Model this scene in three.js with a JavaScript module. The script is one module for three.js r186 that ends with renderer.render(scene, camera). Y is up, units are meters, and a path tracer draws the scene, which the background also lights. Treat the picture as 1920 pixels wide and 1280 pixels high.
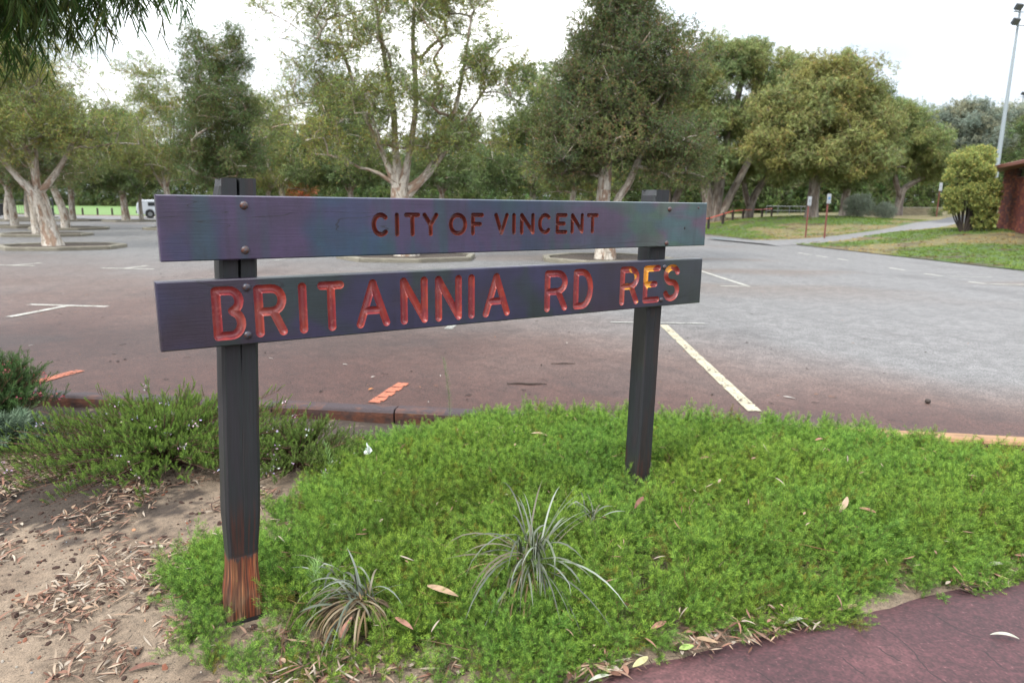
import * as THREE from 'three';
import { mergeGeometries, mergeVertices } from 'three/addons/utils/BufferGeometryUtils.js';
import { RoundedBoxGeometry } from 'three/addons/geometries/RoundedBoxGeometry.js';

// ---------------------------------------------------------------- camera, sky, sun, exposure
const scene = new THREE.Scene();
const camera = new THREE.PerspectiveCamera(53.13, 1024 / 682, 0.05, 3000);
{
  const pitch = Math.atan(258 / 1280), roll = THREE.MathUtils.degToRad(0.68);
  camera.position.set(0, 1.5, 0);
  camera.rotation.order = 'YXZ';
  camera.rotation.set(-pitch, 0, roll);
  camera.focus = 2.75;
  camera.userData.fStop = 3.6;
}
scene.add(camera);
const renderer = new THREE.WebGLRenderer({ antialias: true });
renderer.toneMapping = THREE.LinearToneMapping;
renderer.toneMappingExposure = 3.0;
renderer.shadowMap.enabled = true;
const SUN_DIR = new THREE.Vector3(-0.42, 0.8, 0.5).normalize();
const sun = new THREE.DirectionalLight(new THREE.Color(1, 0.965, 0.90), 1.5);
sun.position.copy(SUN_DIR).multiplyScalar(80);
sun.castShadow = true; sun.shadow.radius = 26; sun.shadow.mapSize.set(2048, 2048);
Object.assign(sun.shadow.camera, { left: -60, right: 60, top: 60, bottom: -60, near: 1, far: 260 });
scene.add(sun, sun.target);

// ---------------------------------------------------------------- numbers
function rng(seed) { let a = seed >>> 0; return () => { a |= 0; a = (a + 0x6d2b79f5) | 0; let t = Math.imul(a ^ (a >>> 15), 1 | a); t = (t + Math.imul(t ^ (t >>> 7), 61 | t)) ^ t; return ((t ^ (t >>> 14)) >>> 0) / 4294967296; }; }
const hash = (x, y, s = 0) => { let h = (Math.imul(x, 374761393) + Math.imul(y, 668265263) + Math.imul(s, 1442695041)) | 0; h = Math.imul(h ^ (h >>> 13), 1274126177); return ((h ^ (h >>> 16)) >>> 0) / 4294967296; };
function vnoise(x, y, s = 0, px = 0, py = 0) {
  let ix = Math.floor(x), iy = Math.floor(y); const fx = x - ix, fy = y - iy, u = fx * fx * (3 - 2 * fx), v = fy * fy * (3 - 2 * fy);
  let jx = ix + 1, jy = iy + 1;
  if (px) { ix = ((ix % px) + px) % px; jx = ((jx % px) + px) % px; }
  if (py) { iy = ((iy % py) + py) % py; jy = ((jy % py) + py) % py; }
  const a = hash(ix, iy, s), b = hash(jx, iy, s), c = hash(ix, jy, s), d = hash(jx, jy, s);
  return a + (b - a) * u + (c - a) * v + (a - b - c + d) * u * v;
}
function fbm(x, y, oct = 4, s = 0, p = 0) { let r = 0, a = 0.5, n = 0; for (let k = 0; k < oct; k++) { r += a * vnoise(x, y, s + k * 17, p, p); n += a; a *= 0.5; x *= 2; y *= 2; p *= 2; } return r / n; }
const clamp = (x, a = 0, b = 1) => Math.min(b, Math.max(a, x)), lerp = (a, b, t) => a + (b - a) * t;
const ss = (a, b, x) => { const t = clamp((x - a) / (b - a)); return t * t * (3 - 2 * t); };
const mix3 = (a, b, t) => [lerp(a[0], b[0], t), lerp(a[1], b[1], t), lerp(a[2], b[2], t)];
const V = (x, y, z) => new THREE.Vector3(x, y, z);
const lin = (r, g, b) => new THREE.Color().setRGB(r, g, b);

// ---------------------------------------------------------------- sky: bright thin overcast
{
  const W = 512, Hh = 256, data = new Float32Array(W * Hh * 4);
  for (let j = 0; j < Hh; j++) for (let i = 0; i < W; i++) {
    const el = ((j + 0.5) / Hh - 0.5) * Math.PI, az = (i / W) * Math.PI * 2, up = Math.max(Math.sin(el), 0);
    const cx = Math.cos(az) * Math.cos(el) / (up + 0.35), cy = Math.sin(az) * Math.cos(el) / (up + 0.35);
    const c = fbm(cx * 1.6 + 9, cy * 1.6 + 4, 5, 5), thin = ss(0.40, 0.70, c);
    const l = lerp(0.74, 2.25, Math.pow(up, 1.1));
    const col = mix3([0.33, 0.375, 0.435], [1.03, 1.03, 1.04], thin);
    const o = (j * W + i) * 4;
    for (let k = 0; k < 3; k++) data[o + k] = col[k] * l;
    data[o + 3] = 1;
  }
  const sky = new THREE.DataTexture(data, W, Hh, THREE.RGBAFormat, THREE.FloatType);
  sky.mapping = THREE.EquirectangularReflectionMapping; sky.magFilter = THREE.LinearFilter; sky.minFilter = THREE.LinearFilter; sky.needsUpdate = true;
  scene.background = sky; scene.environment = sky;
}

// ---------------------------------------------------------------- textures and materials
function tex(w, h, fn, srgb = true, repeat = true) {
  const d = new Uint8Array(w * h * 4);
  for (let j = 0; j < h; j++) for (let i = 0; i < w; i++) { const c = fn(i / w, j / h, i, j), o = (j * w + i) * 4; d[o] = clamp(c[0], 0, 255); d[o + 1] = clamp(c[1], 0, 255); d[o + 2] = clamp(c[2], 0, 255); d[o + 3] = 255; }
  const t = new THREE.DataTexture(d, w, h); t.magFilter = THREE.LinearFilter; t.minFilter = THREE.LinearMipmapLinearFilter; t.generateMipmaps = true;
  if (srgb) t.colorSpace = THREE.SRGBColorSpace;
  t.wrapS = t.wrapT = repeat ? THREE.RepeatWrapping : THREE.ClampToEdgeWrapping; t.needsUpdate = true; return t;
}
const gray = (v) => [v, v, v];
const BASE = 0.69;   // keeps every base colour in its real-world range under the bright exposure
const dim = (m) => { m.color.multiplyScalar(BASE); return m; };
const std = (o) => dim(new THREE.MeshStandardMaterial(o));
const phys = (o) => dim(new THREE.MeshPhysicalMaterial(o));
// speckled aggregate, one tile = 1.2 m
const asphaltMap = tex(1024, 1024, (u, v, i, j) => {
  const a = vnoise(u * 340, v * 340, 3, 340, 340), b = vnoise(u * 160, v * 160, 8, 160, 160), c = fbm(u * 12, v * 12, 4, 2, 12), f = hash(i, j, 4);
  let g = 168 + (a - 0.5) * 110 + (b - 0.5) * 76 + (c - 0.5) * 50 + (f - 0.5) * 44;
  if (a > 0.9) g += 34; if (b < 0.08) g -= 40;
  return [g + 2, g, g - 1];
});
const asphaltBump = tex(1024, 1024, (u, v) => gray(128 + (vnoise(u * 300, v * 300, 3, 300, 300) - 0.5) * 150 + (vnoise(u * 110, v * 110, 8, 110, 110) - 0.5) * 90), false);
const soilMap = tex(1024, 1024, (u, v, i, j) => {
  const a = vnoise(u * 400, v * 400, 31, 400, 400), b = fbm(u * 40, v * 40, 4, 33, 40), f = hash(i, j, 12), c = vnoise(u * 90, v * 90, 36, 90, 90);
  let g = 186 + (a - 0.5) * 54 + (b - 0.5) * 60 + (f - 0.5) * 34;
  if (c > 0.88) g -= 52; return [g, g - 1, g - 3];
});
const soilBump = tex(1024, 1024, (u, v) => gray(128 + (vnoise(u * 220, v * 220, 31, 220, 220) - 0.5) * 90 + (fbm(u * 40, v * 40, 4, 33, 40) - 0.5) * 200), false);
const grassMap = tex(512, 512, (u, v, i, j) => { const a = vnoise(u * 128, v * 128, 51, 128, 128), b = fbm(u * 16, v * 16, 4, 52, 16), f = hash(i, j, 9); const g = 178 + (a - 0.5) * 80 + (b - 0.5) * 70 + (f - 0.5) * 50; return [g, g, g * 0.96]; });
const grainBump = tex(1024, 256, (u, v) => gray(128 + (vnoise(u * 24, v * 128, 61, 24, 128) - 0.5) * 110 + (vnoise(u * 90, v * 200, 62, 90, 200) - 0.5) * 60), false);
const concreteMap = tex(512, 512, (u, v, i, j) => { const b = fbm(u * 10, v * 10, 5, 71, 10), f = hash(i, j, 7), a = vnoise(u * 150, v * 150, 72, 150, 150); const g = 190 + (b - 0.5) * 70 + (f - 0.5) * 26 + (a - 0.5) * 30; return [g, g - 2, g - 8]; });

function rep(t, x, y) { const c = t.clone(); c.repeat.set(x, y); c.needsUpdate = true; return c; }

// ---------------------------------------------------------------- building blocks
const used = new Map();
function uniq(name) { const n = used.get(name) || 0; used.set(name, n + 1); return n ? `${name}_${String(n).padStart(3, '0')}` : name; }
function shade(o) { o.traverse((m) => { if (m.isMesh) { m.castShadow = true; m.receiveShadow = true; } }); return o; }
function thing(name, label, category, pos = [0, 0, 0], turn = 0, group, kind) {
  const o = new THREE.Group(); o.name = uniq(name); o.position.set(...pos); o.rotation.y = turn; o.userData = { label, category };
  if (group) o.userData.group = group; if (kind) o.userData.kind = kind; scene.add(o); return o;
}
function part(name, geo, mat, parent, label) { const m = new THREE.Mesh(geo, mat); m.name = name; m.castShadow = m.receiveShadow = true; if (label) m.userData.label = label; parent.add(m); return m; }
function solo(name, geo, mat, label, category, group, kind) {
  const m = new THREE.Mesh(geo, mat); m.name = uniq(name); m.castShadow = m.receiveShadow = true; m.userData = { label, category };
  if (group) m.userData.group = group; if (kind) m.userData.kind = kind; scene.add(m); return m;
}
function geoFrom(pos, idx, uv, col) {
  const g = new THREE.BufferGeometry(); g.setAttribute('position', new THREE.Float32BufferAttribute(pos, 3));
  if (uv) g.setAttribute('uv', new THREE.Float32BufferAttribute(uv, 2)); if (col) g.setAttribute('color', new THREE.Float32BufferAttribute(col, 3));
  if (idx) g.setIndex(idx); g.computeVertexNormals(); return g;
}
const box = (w, h, d, x = 0, y = 0, z = 0, r = 0.004) => new RoundedBoxGeometry(w, h, d, 2, Math.min(r, w / 2.1, h / 2.1, d / 2.1)).translate(x, y, z);
// swept tube with a radius per point; uv: around (m), along (m)
function tube(pts, rad, sides = 8, wob = 0, seed = 0, caps = true) {
  const pos = [], uv = [], idx = []; let len = 0, n = V(1, 0, 0);
  const r0 = rad[0];
  for (let i = 0; i < pts.length; i++) {
    const t = (i < pts.length - 1 ? pts[i + 1].clone().sub(pts[i]) : pts[i].clone().sub(pts[i - 1])).normalize();
    if (i) { len += pts[i].distanceTo(pts[i - 1]); const tp = pts[i].clone().sub(pts[i - 1]).normalize(); t.add(tp).normalize(); }
    if (!i && Math.abs(t.x) > 0.9) n.set(0, 0, 1);
    n.addScaledVector(t, -n.dot(t)).normalize(); const b = t.clone().cross(n);
    for (let k = 0; k <= sides; k++) {
      const a = (k % sides) / sides * Math.PI * 2, w = wob ? 1 + wob * (fbm((k % sides) * 1.7 + seed, len * 1.3 + seed, 2, seed) - 0.5) * 2 : 1, r = rad[i] * w;
      const p = pts[i].clone().addScaledVector(n, Math.cos(a) * r).addScaledVector(b, Math.sin(a) * r);
      pos.push(p.x, p.y, p.z); uv.push(k / sides * r0 * 6.28, len);
    }
  }
  const S = sides + 1;
  for (let i = 0; i < pts.length - 1; i++) for (let k = 0; k < sides; k++) { const a = i * S + k; idx.push(a, a + 1, a + S, a + 1, a + S + 1, a + S); }
  if (caps) { const e = (pts.length - 1) * S; for (let k = 1; k < sides - 1; k++) { idx.push(0, k + 1, k); idx.push(e, e + k, e + k + 1); } }
  return geoFrom(pos, idx, uv);
}
const rod = (x0, y0, z0, x1, y1, z1, r, s = 8) => tube([V(x0, y0, z0), V(x1, y1, z1)], [r, r], s);
function instanced(name, geo, mat, list, parent) { // list: [{p, q, s, c}]
  const m = new THREE.InstancedMesh(geo, mat, list.length); const M = new THREE.Matrix4(), sv = V(1, 1, 1), anyC = list.some((e) => e.c);
  list.forEach((e, i) => { if (typeof e.s === 'number') sv.setScalar(e.s); else sv.copy(e.s); m.setMatrixAt(i, M.compose(e.p, e.q, sv)); if (anyC) m.setColorAt(i, e.c); });
  m.name = name; m.userData.kind = 'stuff'; m.castShadow = m.receiveShadow = true; parent.add(m); return m;
}
const UPV = V(0, 1, 0);
function aim(dir, roll) { const q = new THREE.Quaternion().setFromUnitVectors(UPV, dir); return q.multiply(new THREE.Quaternion().setFromAxisAngle(UPV, roll)); }
function inPoly(x, z, P) { let c = false; for (let i = 0, j = P.length - 1; i < P.length; j = i++) if ((P[i][1] > z) !== (P[j][1] > z) && x < (P[j][0] - P[i][0]) * (z - P[i][1]) / (P[j][1] - P[i][1]) + P[i][0]) c = !c; return c; }
function polyDist(x, z, P) { let m = 1e9; for (let i = 0, j = P.length - 1; i < P.length; j = i++) { const ax = P[j][0], az = P[j][1], dx = P[i][0] - ax, dz = P[i][1] - az, t = clamp(((x - ax) * dx + (z - az) * dz) / (dx * dx + dz * dz + 1e-9)); m = Math.min(m, Math.hypot(x - ax - dx * t, z - az - dz * t)); } return m; }

// ================================================================ THE SETTING
const kerbZ = (x) => -4.67 + 0.12 * x;             // line of the garden kerb
const roadX = (z) => 12.79 - 0.12 * (-z - 17.13);  // right edge of the sealed area
function bankH(x, z) {
  const d = x - roadX(z); if (d <= 0) return 0;
  let h = 0.58 * ss(0, 9.5, d) + 0.018 * Math.max(d - 9, 0);
  h += 0.36 * Math.exp(-(((x - 19) / 5) ** 2) - ((z + 44.5) / 5) ** 2) - 0.17 * Math.exp(-(((x - 17) / 4) ** 2) - ((z + 35) / 3) ** 2) + 0.16 * Math.exp(-(((x - 19.5) / 4) ** 2) - ((z + 27) / 4) ** 2);
  return h + 0.05 * (fbm(x * 0.35, z * 0.35, 3, 91) - 0.5) * ss(0, 2, d);
}
const soilY = (x, z) => {
  const dk = z - kerbZ(x);
  return -0.022 - 0.055 * ss(1.1, 0.15, dk) + 0.016 * (fbm(x * 3.1, z * 3.1, 4, 41) - 0.5) + 0.006 * (fbm(x * 17, z * 17, 3, 44) - 0.5);
};
function sheet(xs, zs, yf, cf, tile = 1.2) {
  const pos = [], uv = [], col = [], idx = [], C = xs.length;
  for (const z of zs) for (const x0 of xs) { const q = typeof x0 === 'function' ? x0(z) : x0, x = Array.isArray(q) ? q[0] : q, zz = Array.isArray(q) ? q[1] : z; const c = cf(x, zz); pos.push(x, yf(x, zz), zz); uv.push(x / tile, -zz / tile); col.push(...c); }
  for (let j = 0; j < zs.length - 1; j++) for (let i = 0; i < C - 1; i++) { const a = j * C + i; idx.push(a, a + 1, a + C, a + 1, a + C + 1, a + C); }
  const g = geoFrom(pos, idx, uv, col); if (g.attributes.normal.getY(0) < 0) { for (let k = 0; k < idx.length; k += 3) { const t = idx[k]; idx[k] = idx[k + 1]; idx[k + 1] = t; } g.setIndex(idx); g.computeVertexNormals(); }
  return g;
}
const range = (a, b, n) => Array.from({ length: n + 1 }, (_, i) => a + (b - a) * i / n);
// far ground, to the horizon
solo('ground', sheet([...range(-900, -80, 8), ...range(-70, 60, 40), ...range(80, 900, 8)], [...range(300, 20, 4), ...range(10, -90, 40), ...range(-100, -900, 10)], () => -0.14, (x, z) => mix3([0.17, 0.11, 0.075], [0.12, 0.11, 0.05], fbm(x * 0.13, z * 0.13, 4, 3)), 2), std({ map: grassMap, vertexColors: true, roughness: 0.95 }), 'bare brown ground running out beyond the car park', 'ground', null, 'structure');
// sealed car park and road
const parkRows = []; for (let k = 0; k <= 150; k++) parkRows.push(Math.pow(k / 150, 2.1));
const parkCols = [...range(-90, -30, 12), ...range(-28, -9, 24), ...range(-8.8, 6, 110)];
const rx = range(0, 1, 26).slice(1);
{
  const pos = [], uv = [], col = [], idx = [], C = parkCols.length + rx.length;
  for (const s of parkRows) for (let i = 0; i < C; i++) {
    let x, z; const z0 = (xx) => kerbZ(xx) - 0.13;
    if (i < parkCols.length) { x = parkCols[i]; z = lerp(Math.min(z0(x), -3), -63, s); } else { const zA = lerp(z0(6), -63, s); z = zA; x = 6 + (roadX(z) - 6) * rx[i - parkCols.length]; }
    const dk = kerbZ(x) - z, n = fbm(x * 0.55, z * 0.55, 5, 101), n2 = fbm(x * 0.16, z * 0.5, 4, 105), n3 = fbm(x * 2.5, z * 2.5, 3, 108);
    const reach = clamp(6.6 - 1.25 * x, 1.6, 13);
    let st = ss(1.25, 0.25, dk / reach + (n - 0.5) * 0.45);             // rust-red bore water staining near the sprinklers
    const st2 = ss(0.62, 0.05, dk / reach + (n - 0.5) * 0.4);
    let c = mix3([0.385, 0.38, 0.372], [0.305, 0.205, 0.168], st); c = mix3(c, [0.172, 0.080, 0.062], st2);
    const oil = fbm(x * 1.1 + 40, z * 1.1, 4, 109); c = mix3(c, [0.12, 0.10, 0.095], 0.3 * ss(0.66, 0.76, oil));
    c = mix3(c, [0.33, 0.255, 0.205], 0.75 * ss(0.57, 0.72, n2) * ss(5, 9, -z - 5));   // brown silt bands
    c = mix3(c, [0.43, 0.43, 0.425], 0.28 * ss(0.5, 0.8, n) * (1 - st));
    c = c.map((q) => q * (0.92 + 0.16 * n3));
    pos.push(x, 0, z); uv.push(x / 1.2, -z / 1.2); col.push(...c);
  }
  for (let j = 0; j < parkRows.length - 1; j++) for (let i = 0; i < C - 1; i++) { const a = j * C + i; idx.push(a, a + 1, a + C, a + 1, a + C + 1, a + C); }
  const g = geoFrom(pos, idx, uv, col);
  var carPark = solo('car_park', g, phys({ map: asphaltMap, bumpMap: asphaltBump, bumpScale: 0.0022, vertexColors: true, roughness: 0.64, specularIntensity: 0.65 }), 'sealed car park, grey asphalt stained rust red near the garden', 'car park', null, 'structure');
}
// painted lines: sheets a few millimetres above the asphalt, edges worn
const wornAlpha = tex(512, 512, (u, v) => { const n = fbm(u * 60, v * 60, 3, 221, 60) * 0.65 + fbm(u * 9, v * 9, 3, 225, 9) * 0.35; return gray(n > 0.385 ? 255 : 0); }, false);
const whitePaint = std({ alphaMap: wornAlpha, alphaTest: 0.5, map: concreteMap, color: lin(0.82, 0.81, 0.76), roughness: 0.6 }), creamPaint = std({ alphaMap: wornAlpha, alphaTest: 0.5, map: concreteMap, color: lin(0.86, 0.78, 0.58), roughness: 0.6 }), fadedPaint = std({ alphaMap: wornAlpha, alphaTest: 0.5, map: concreteMap, color: lin(0.62, 0.62, 0.6), roughness: 0.65 });
const orangePaint = std({ alphaMap: wornAlpha, alphaTest: 0.5, map: concreteMap, color: lin(0.86, 0.26, 0.14), roughness: 0.7 }), bluePaint = std({ map: concreteMap, color: lin(0.3, 0.5, 0.62), roughness: 0.7 });
function strip(name, x0, z0, x1, z1, w, mat, y = 0.005, seed = 1, wear = 0.09) {
  const L = Math.hypot(x1 - x0, z1 - z0), n = Math.max(2, Math.ceil(L / 0.06)), ux = (x1 - x0) / L, uz = (z1 - z0) / L, pos = [], idx = [], uv = [];
  for (let i = 0; i <= n; i++) { const t = i / n * L; const a = w / 2 * (1 + wear * 2 * (fbm(t * 9, seed, 3, seed) - 0.5)), b = w / 2 * (1 + wear * 2 * (fbm(t * 9, seed + 7, 3, seed) - 0.5)); const px = x0 + ux * t, pz = z0 + uz * t; pos.push(px - uz * a, y, pz + ux * a, px + uz * b, y, pz - ux * b); uv.push(t, 0, t, w); }
  for (let i = 0; i < n; i++) { const a = i * 2; idx.push(a, a + 1, a + 2, a + 1, a + 3, a + 2); }
  const g = geoFrom(pos, idx, uv); if (g.attributes.normal.getY(0) < 0) { const I = g.index.array; for (let k = 0; k < I.length; k += 3) { const t = I[k]; I[k] = I[k + 1]; I[k + 1] = t; } g.computeVertexNormals(); }
  return part(name, g, mat, carPark);
}
[[1.94, -8.62, 1.82, -4.9, 0.105, creamPaint], [1.28, -8.77, 2.5, -8.74, 0.075, fadedPaint], [-0.72, -8.66, -0.78, -8.15, 0.1, whitePaint], [-1.4, -8.8, -0.15, -8.77, 0.075, fadedPaint],
  [-6.96, -9.7, -5.76, -9.59, 0.1, whitePaint], [-6.45, -8.61, -6.34, -9.56, 0.11, whitePaint], [-3.55, -9.3, -3.4, -10.2, 0.09, fadedPaint], [-9.09, -15.05, -7.88, -14.95, 0.12, whitePaint], [-8.57, -15.06, -8.45, -15.8, 0.12, whitePaint],
  [-11.9, -15.5, -10.78, -15.38, 0.12, whitePaint], [-11.33, -15.5, -11.17, -16.15, 0.12, whitePaint], [4.40, -16.6, 4.51, -13.1, 0.1, whitePaint], [3.98, -13.05, 4.56, -13.03, 0.09, whitePaint],
  [9.54, -23.0, 9.57, -22.1, 0.1, whitePaint], [9.62, -21.8, 9.63, -21.0, 0.1, whitePaint], [9.7, -20.5, 9.72, -19.9, 0.1, whitePaint], [9.68, -17.6, 9.69, -16.9, 0.1, whitePaint], [9.69, -16.1, 9.75, -15.5, 0.1, whitePaint], [9.62, -14.4, 9.7, -13.95, 0.1, whitePaint], [9.76, -13.92, 11.2, -13.86, 0.1, whitePaint], [9.9, -15.45, 10.9, -15.5, 0.09, fadedPaint], [10.2, -12.2, 11.0, -12.1, 0.1, whitePaint],
  [-5.2, -21.6, -4.2, -21.5, 0.12, whitePaint], [-6.1, -17.5, -6.0, -18.7, 0.12, fadedPaint]].forEach((a, i) => strip('parking_line', ...a.slice(0, 5), a[5], 0.005 + (i % 2) * 0.003, i + 3));
strip('blue_line', 9.6, -33.6, 10.3, -31.4, 0.16, bluePaint, 0.006, 71); strip('blue_line', 9.3, -32.2, 9.7, -31.6, 0.12, bluePaint, 0.009, 72);
strip('orange_line', -3.98, -5.36, -3.84, -5.89, 0.11, orangePaint, 0.006, 81, 0.12);
for (let k = 0; k < 4; k++) { const a = 0.02 + k * 0.245, b = a + 0.225, X = (t) => lerp(-1.05, -0.91, t), Z = (t) => lerp(-4.99, -5.6, t); strip('orange_line', X(a), Z(a), X(b), Z(b), 0.105, orangePaint, 0.006, 84 + k, 0.12); }
// garden kerb: rust stained concrete blocks
const kerbTex = tex(512, 128, (u, v) => { const n = fbm(u * 14, v * 5, 4, 121, 0), m = fbm(u * 4, v * 3, 3, 123), f = fbm(u * 60, v * 30, 3, 125); let c = mix3([108, 62, 42], [80, 54, 48], ss(0.35, 0.65, n)); c = mix3(c, [172, 122, 78], 0.75 * ss(0.55, 0.72, m)); return c.map((q) => q * 0.86 * (0.82 + 0.36 * f)); });
const kerbTopTex = tex(512, 128, (u, v) => { const n = fbm(u * 9, v * 4, 4, 131), f = fbm(u * 60, v * 30, 3, 135); const c = mix3([74, 56, 60], [108, 68, 56], ss(0.5, 0.75, n)); return c.map((q) => q * 0.82 * (0.85 + 0.3 * f)); });
const kerbFace = std({ map: kerbTex, roughness: 0.85, bumpMap: soilBump, bumpScale: 0.002 }), kerbTop = std({ map: kerbTopTex, roughness: 0.7, bumpMap: soilBump, bumpScale: 0.002 });
const sandKerb = std({ map: concreteMap, color: lin(0.62, 0.36, 0.19), roughness: 0.85 });
{
  const k = thing('kerb', 'rust stained concrete kerb between garden bed and car park', 'kerb', [0, 0, 0], 0, null, 'structure');
  const ang = Math.atan(-0.12), P = [[0.07, -0.22], [0.076, -0.03], [0.073, -0.004], [0.062, 0.013], [0.045, 0.02], [-0.055, 0.016], [-0.07, 0.01], [-0.075, -0.004], [-0.075, -0.22]];
  const R = rng(7); let x = -9.5;
  while (x < 9.5) {
    const L = 0.92 + R() * 0.1, cx = x + L / 2, off = R() * 5, face = [], rest = [], fu = [], ru = [], n = 8; let arc = 0;
    for (let s = 0; s < P.length - 1; s++) {
      const isFace = s < 2, dst = isFace ? face : rest, du = isFace ? fu : ru, l = Math.hypot(P[s + 1][0] - P[s][0], P[s + 1][1] - P[s][1]);
      for (let i = 0; i < n; i++) {
        const q = (k, t) => { const z = lerp(-L / 2 + 0.006, L / 2 - 0.006, t), w = 0.006 * (fbm((x + z) * 5 + 50, k * 0.8, 3, 9) - 0.5); return [P[k][0] + w, P[k][1] + w, z]; };
        const A = q(s, i / n), B = q(s, (i + 1) / n), Cc = q(s + 1, (i + 1) / n), D = q(s + 1, i / n);
        dst.push(...A, ...D, ...B, ...B, ...D, ...Cc);
        const u0 = (i / n * L + off), u1 = ((i + 1) / n * L + off); du.push(u0, arc * 3, u0, (arc + l) * 3, u1, arc * 3, u1, arc * 3, u0, (arc + l) * 3, u1, (arc + l) * 3);
      }
      arc += l;
    }
    for (const e of [-1, 1]) for (let s = 1; s < P.length - 1; s++) { const z = e * (L / 2 - 0.006), t = [[...P[0], z], [...P[s], z], [...P[s + 1], z]]; if (e > 0) t.reverse(); rest.push(...t.flat()); ru.push(0, 0, 0.1, 0, 0, 0.1); }
    let g = geoFrom([...face, ...rest], null, [...fu, ...ru]); g.addGroup(0, face.length / 3, 0); g.addGroup(face.length / 3, rest.length / 3, 1);
    const m = part('kerb_block', g, [kerbFace, cx > 2.3 ? sandKerb : kerbTop], k); m.rotation.y = -Math.PI / 2 + ang; m.position.set(cx, (R() - 0.5) * 0.012, kerbZ(cx) - 0.055);
    x += L * Math.cos(ang);
  }
}
// garden soil
{
  const zs = []; for (let k = 0; k <= 230; k++) zs.push(k / 230);
  const xs = [...range(-9.5, -4.2, 22), ...range(-4.15, 0.6, 230), ...range(0.65, 4.2, 60), ...range(4.3, 9.5, 20)];
  const cols = xs.map((x) => (s) => [x, lerp(kerbZ(x) + 0.018, 3.2, Math.pow(s, 1.35))]);
  const g = sheet(cols, zs, soilY, (x, z) => {
    const n = fbm(x * 1.7, z * 1.7, 5, 141), m = fbm(x * 6, z * 6, 4, 144), f = fbm(x * 26, z * 26, 3, 147);
    let c = mix3([0.46, 0.345, 0.245], [0.36, 0.26, 0.18], ss(0.35, 0.75, m));
    const wet = Math.exp(-(((x + 2.35) / 0.75) ** 2) - ((z + 3.25) / 0.42) ** 2), under = ss(-3.6, -4.2, z) * 0.8;
    const hum = clamp(wet * 1.15 + under + (n - 0.5) * 0.9);                    // humus rich patch, plus darker soil towards the kerb: ragged, grainy edge
    c = mix3(c, [0.075, 0.05, 0.036], 0.9 * ss(0.40, 0.60, hum * 0.95 + (m - 0.5) * 1.0 + (f - 0.5) * 0.8));
    return c;
  }, 0.9);
  solo('garden_soil', g, std({ map: soilMap, bumpMap: soilBump, bumpScale: 0.006, vertexColors: true, roughness: 0.97 }), 'sandy brown garden bed soil with darker humus patches', 'soil', null, 'structure');
}
// red asphalt footpath, bottom right
const pathEdge = (x) => (x < 0.86 ? lerp(-1.97, -2.2, (x - 0.2) / 0.66) : lerp(-2.2, -2.65, (x - 0.86) / 1.31)) + 0.035 * (fbm(x * 3.4, 1.5, 4, 151) - 0.5);
{
  const cracks = [[[1.36, -2.29], [1.39, -2.15], [1.40, -1.99], [1.42, -1.93]], [[1.28, -2.11], [1.32, -2.03]], [[1.14, -2.05], [1.17, -1.96]], [[1.58, -2.36], [1.63, -2.24], [1.68, -2.18]], [[1.64, -2.11], [1.66, -2.0]], [[2.1, -2.45], [2.3, -2.1], [2.35, -1.7]], [[0.8, -2.0], [0.95, -1.8], [1.0, -1.5]]];
  const segDist2 = (x, y, a, b) => { const dx = b[0] - a[0], dy = b[1] - a[1], t = clamp(((x - a[0]) * dx + (y - a[1]) * dy) / (dx * dx + dy * dy + 1e-12)); return Math.hypot(x - a[0] - dx * t, y - a[1] - dy * t); };
  const crackMap = tex(2048, 1536, (u, v, i, j) => {   // aggregate, grime and hairline cracks
    const X = u * 4, Z = v * 3, wx = X - 0.6, wz = 0.2 - Z, a = vnoise(X * 150, Z * 150, 161), b = vnoise(X * 60, Z * 60, 163), c = fbm(X * 1.6, Z * 1.6, 5, 165), d = fbm(X * 7, Z * 7, 3, 166), f = hash(i, j, 3);
    let g = 0.86 + (a - 0.5) * 0.34 + (b - 0.5) * 0.22 + (c - 0.5) * 0.4 + (d - 0.5) * 0.2 + (f - 0.5) * 0.12;
    
    const jx = wx + 0.05 * (fbm(X * 9, Z * 9, 4, 178) - 0.5), jz = wz + 0.05 * (fbm(X * 9 + 5, Z * 9, 4, 179) - 0.5); let cd = 1; for (const s of cracks) for (let q = 1; q < s.length; q++) cd = Math.min(cd, segDist2(jx, jz, s[q - 1], s[q])); if (cd < 0.0016 + 0.0014 * b) g *= 0.5;
    let col = mix3([86, 50, 54], [102, 66, 66], ss(0.4, 0.75, c)); if (a > 0.95) col = mix3(col, [140, 112, 106], 0.5);
    return col.map((q) => q * g);
  }, true, true);
  const pos = [], uv = [], idx = [], nx = 110, nz = 40;
  for (let j = 0; j <= nz; j++) for (let i = 0; i <= nx; i++) { const x = lerp(-0.6, 7.4, i / nx), z = lerp(pathEdge(x), 3.0, j / nz); pos.push(x, 0.006 - (j === 0 ? 0.03 : 0) + 0.006 * (fbm(x * 4, z * 4, 3, 176) - 0.5), z); uv.push((x + 0.6) / 4, (0.2 - z) / 3); }
  for (let j = 0; j < nz; j++) for (let i = 0; i < nx; i++) { const a = j * (nx + 1) + i; idx.push(a, a + nx + 1, a + 1, a + 1, a + nx + 1, a + nx + 2); }
  solo('footpath', geoFrom(pos, idx, uv), phys({ map: crackMap, bumpMap: crackMap, bumpScale: 0.004, roughness: 0.8 }), 'dark red asphalt footpath with hairline cracks beside the garden bed', 'footpath', null, 'structure');
}
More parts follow.
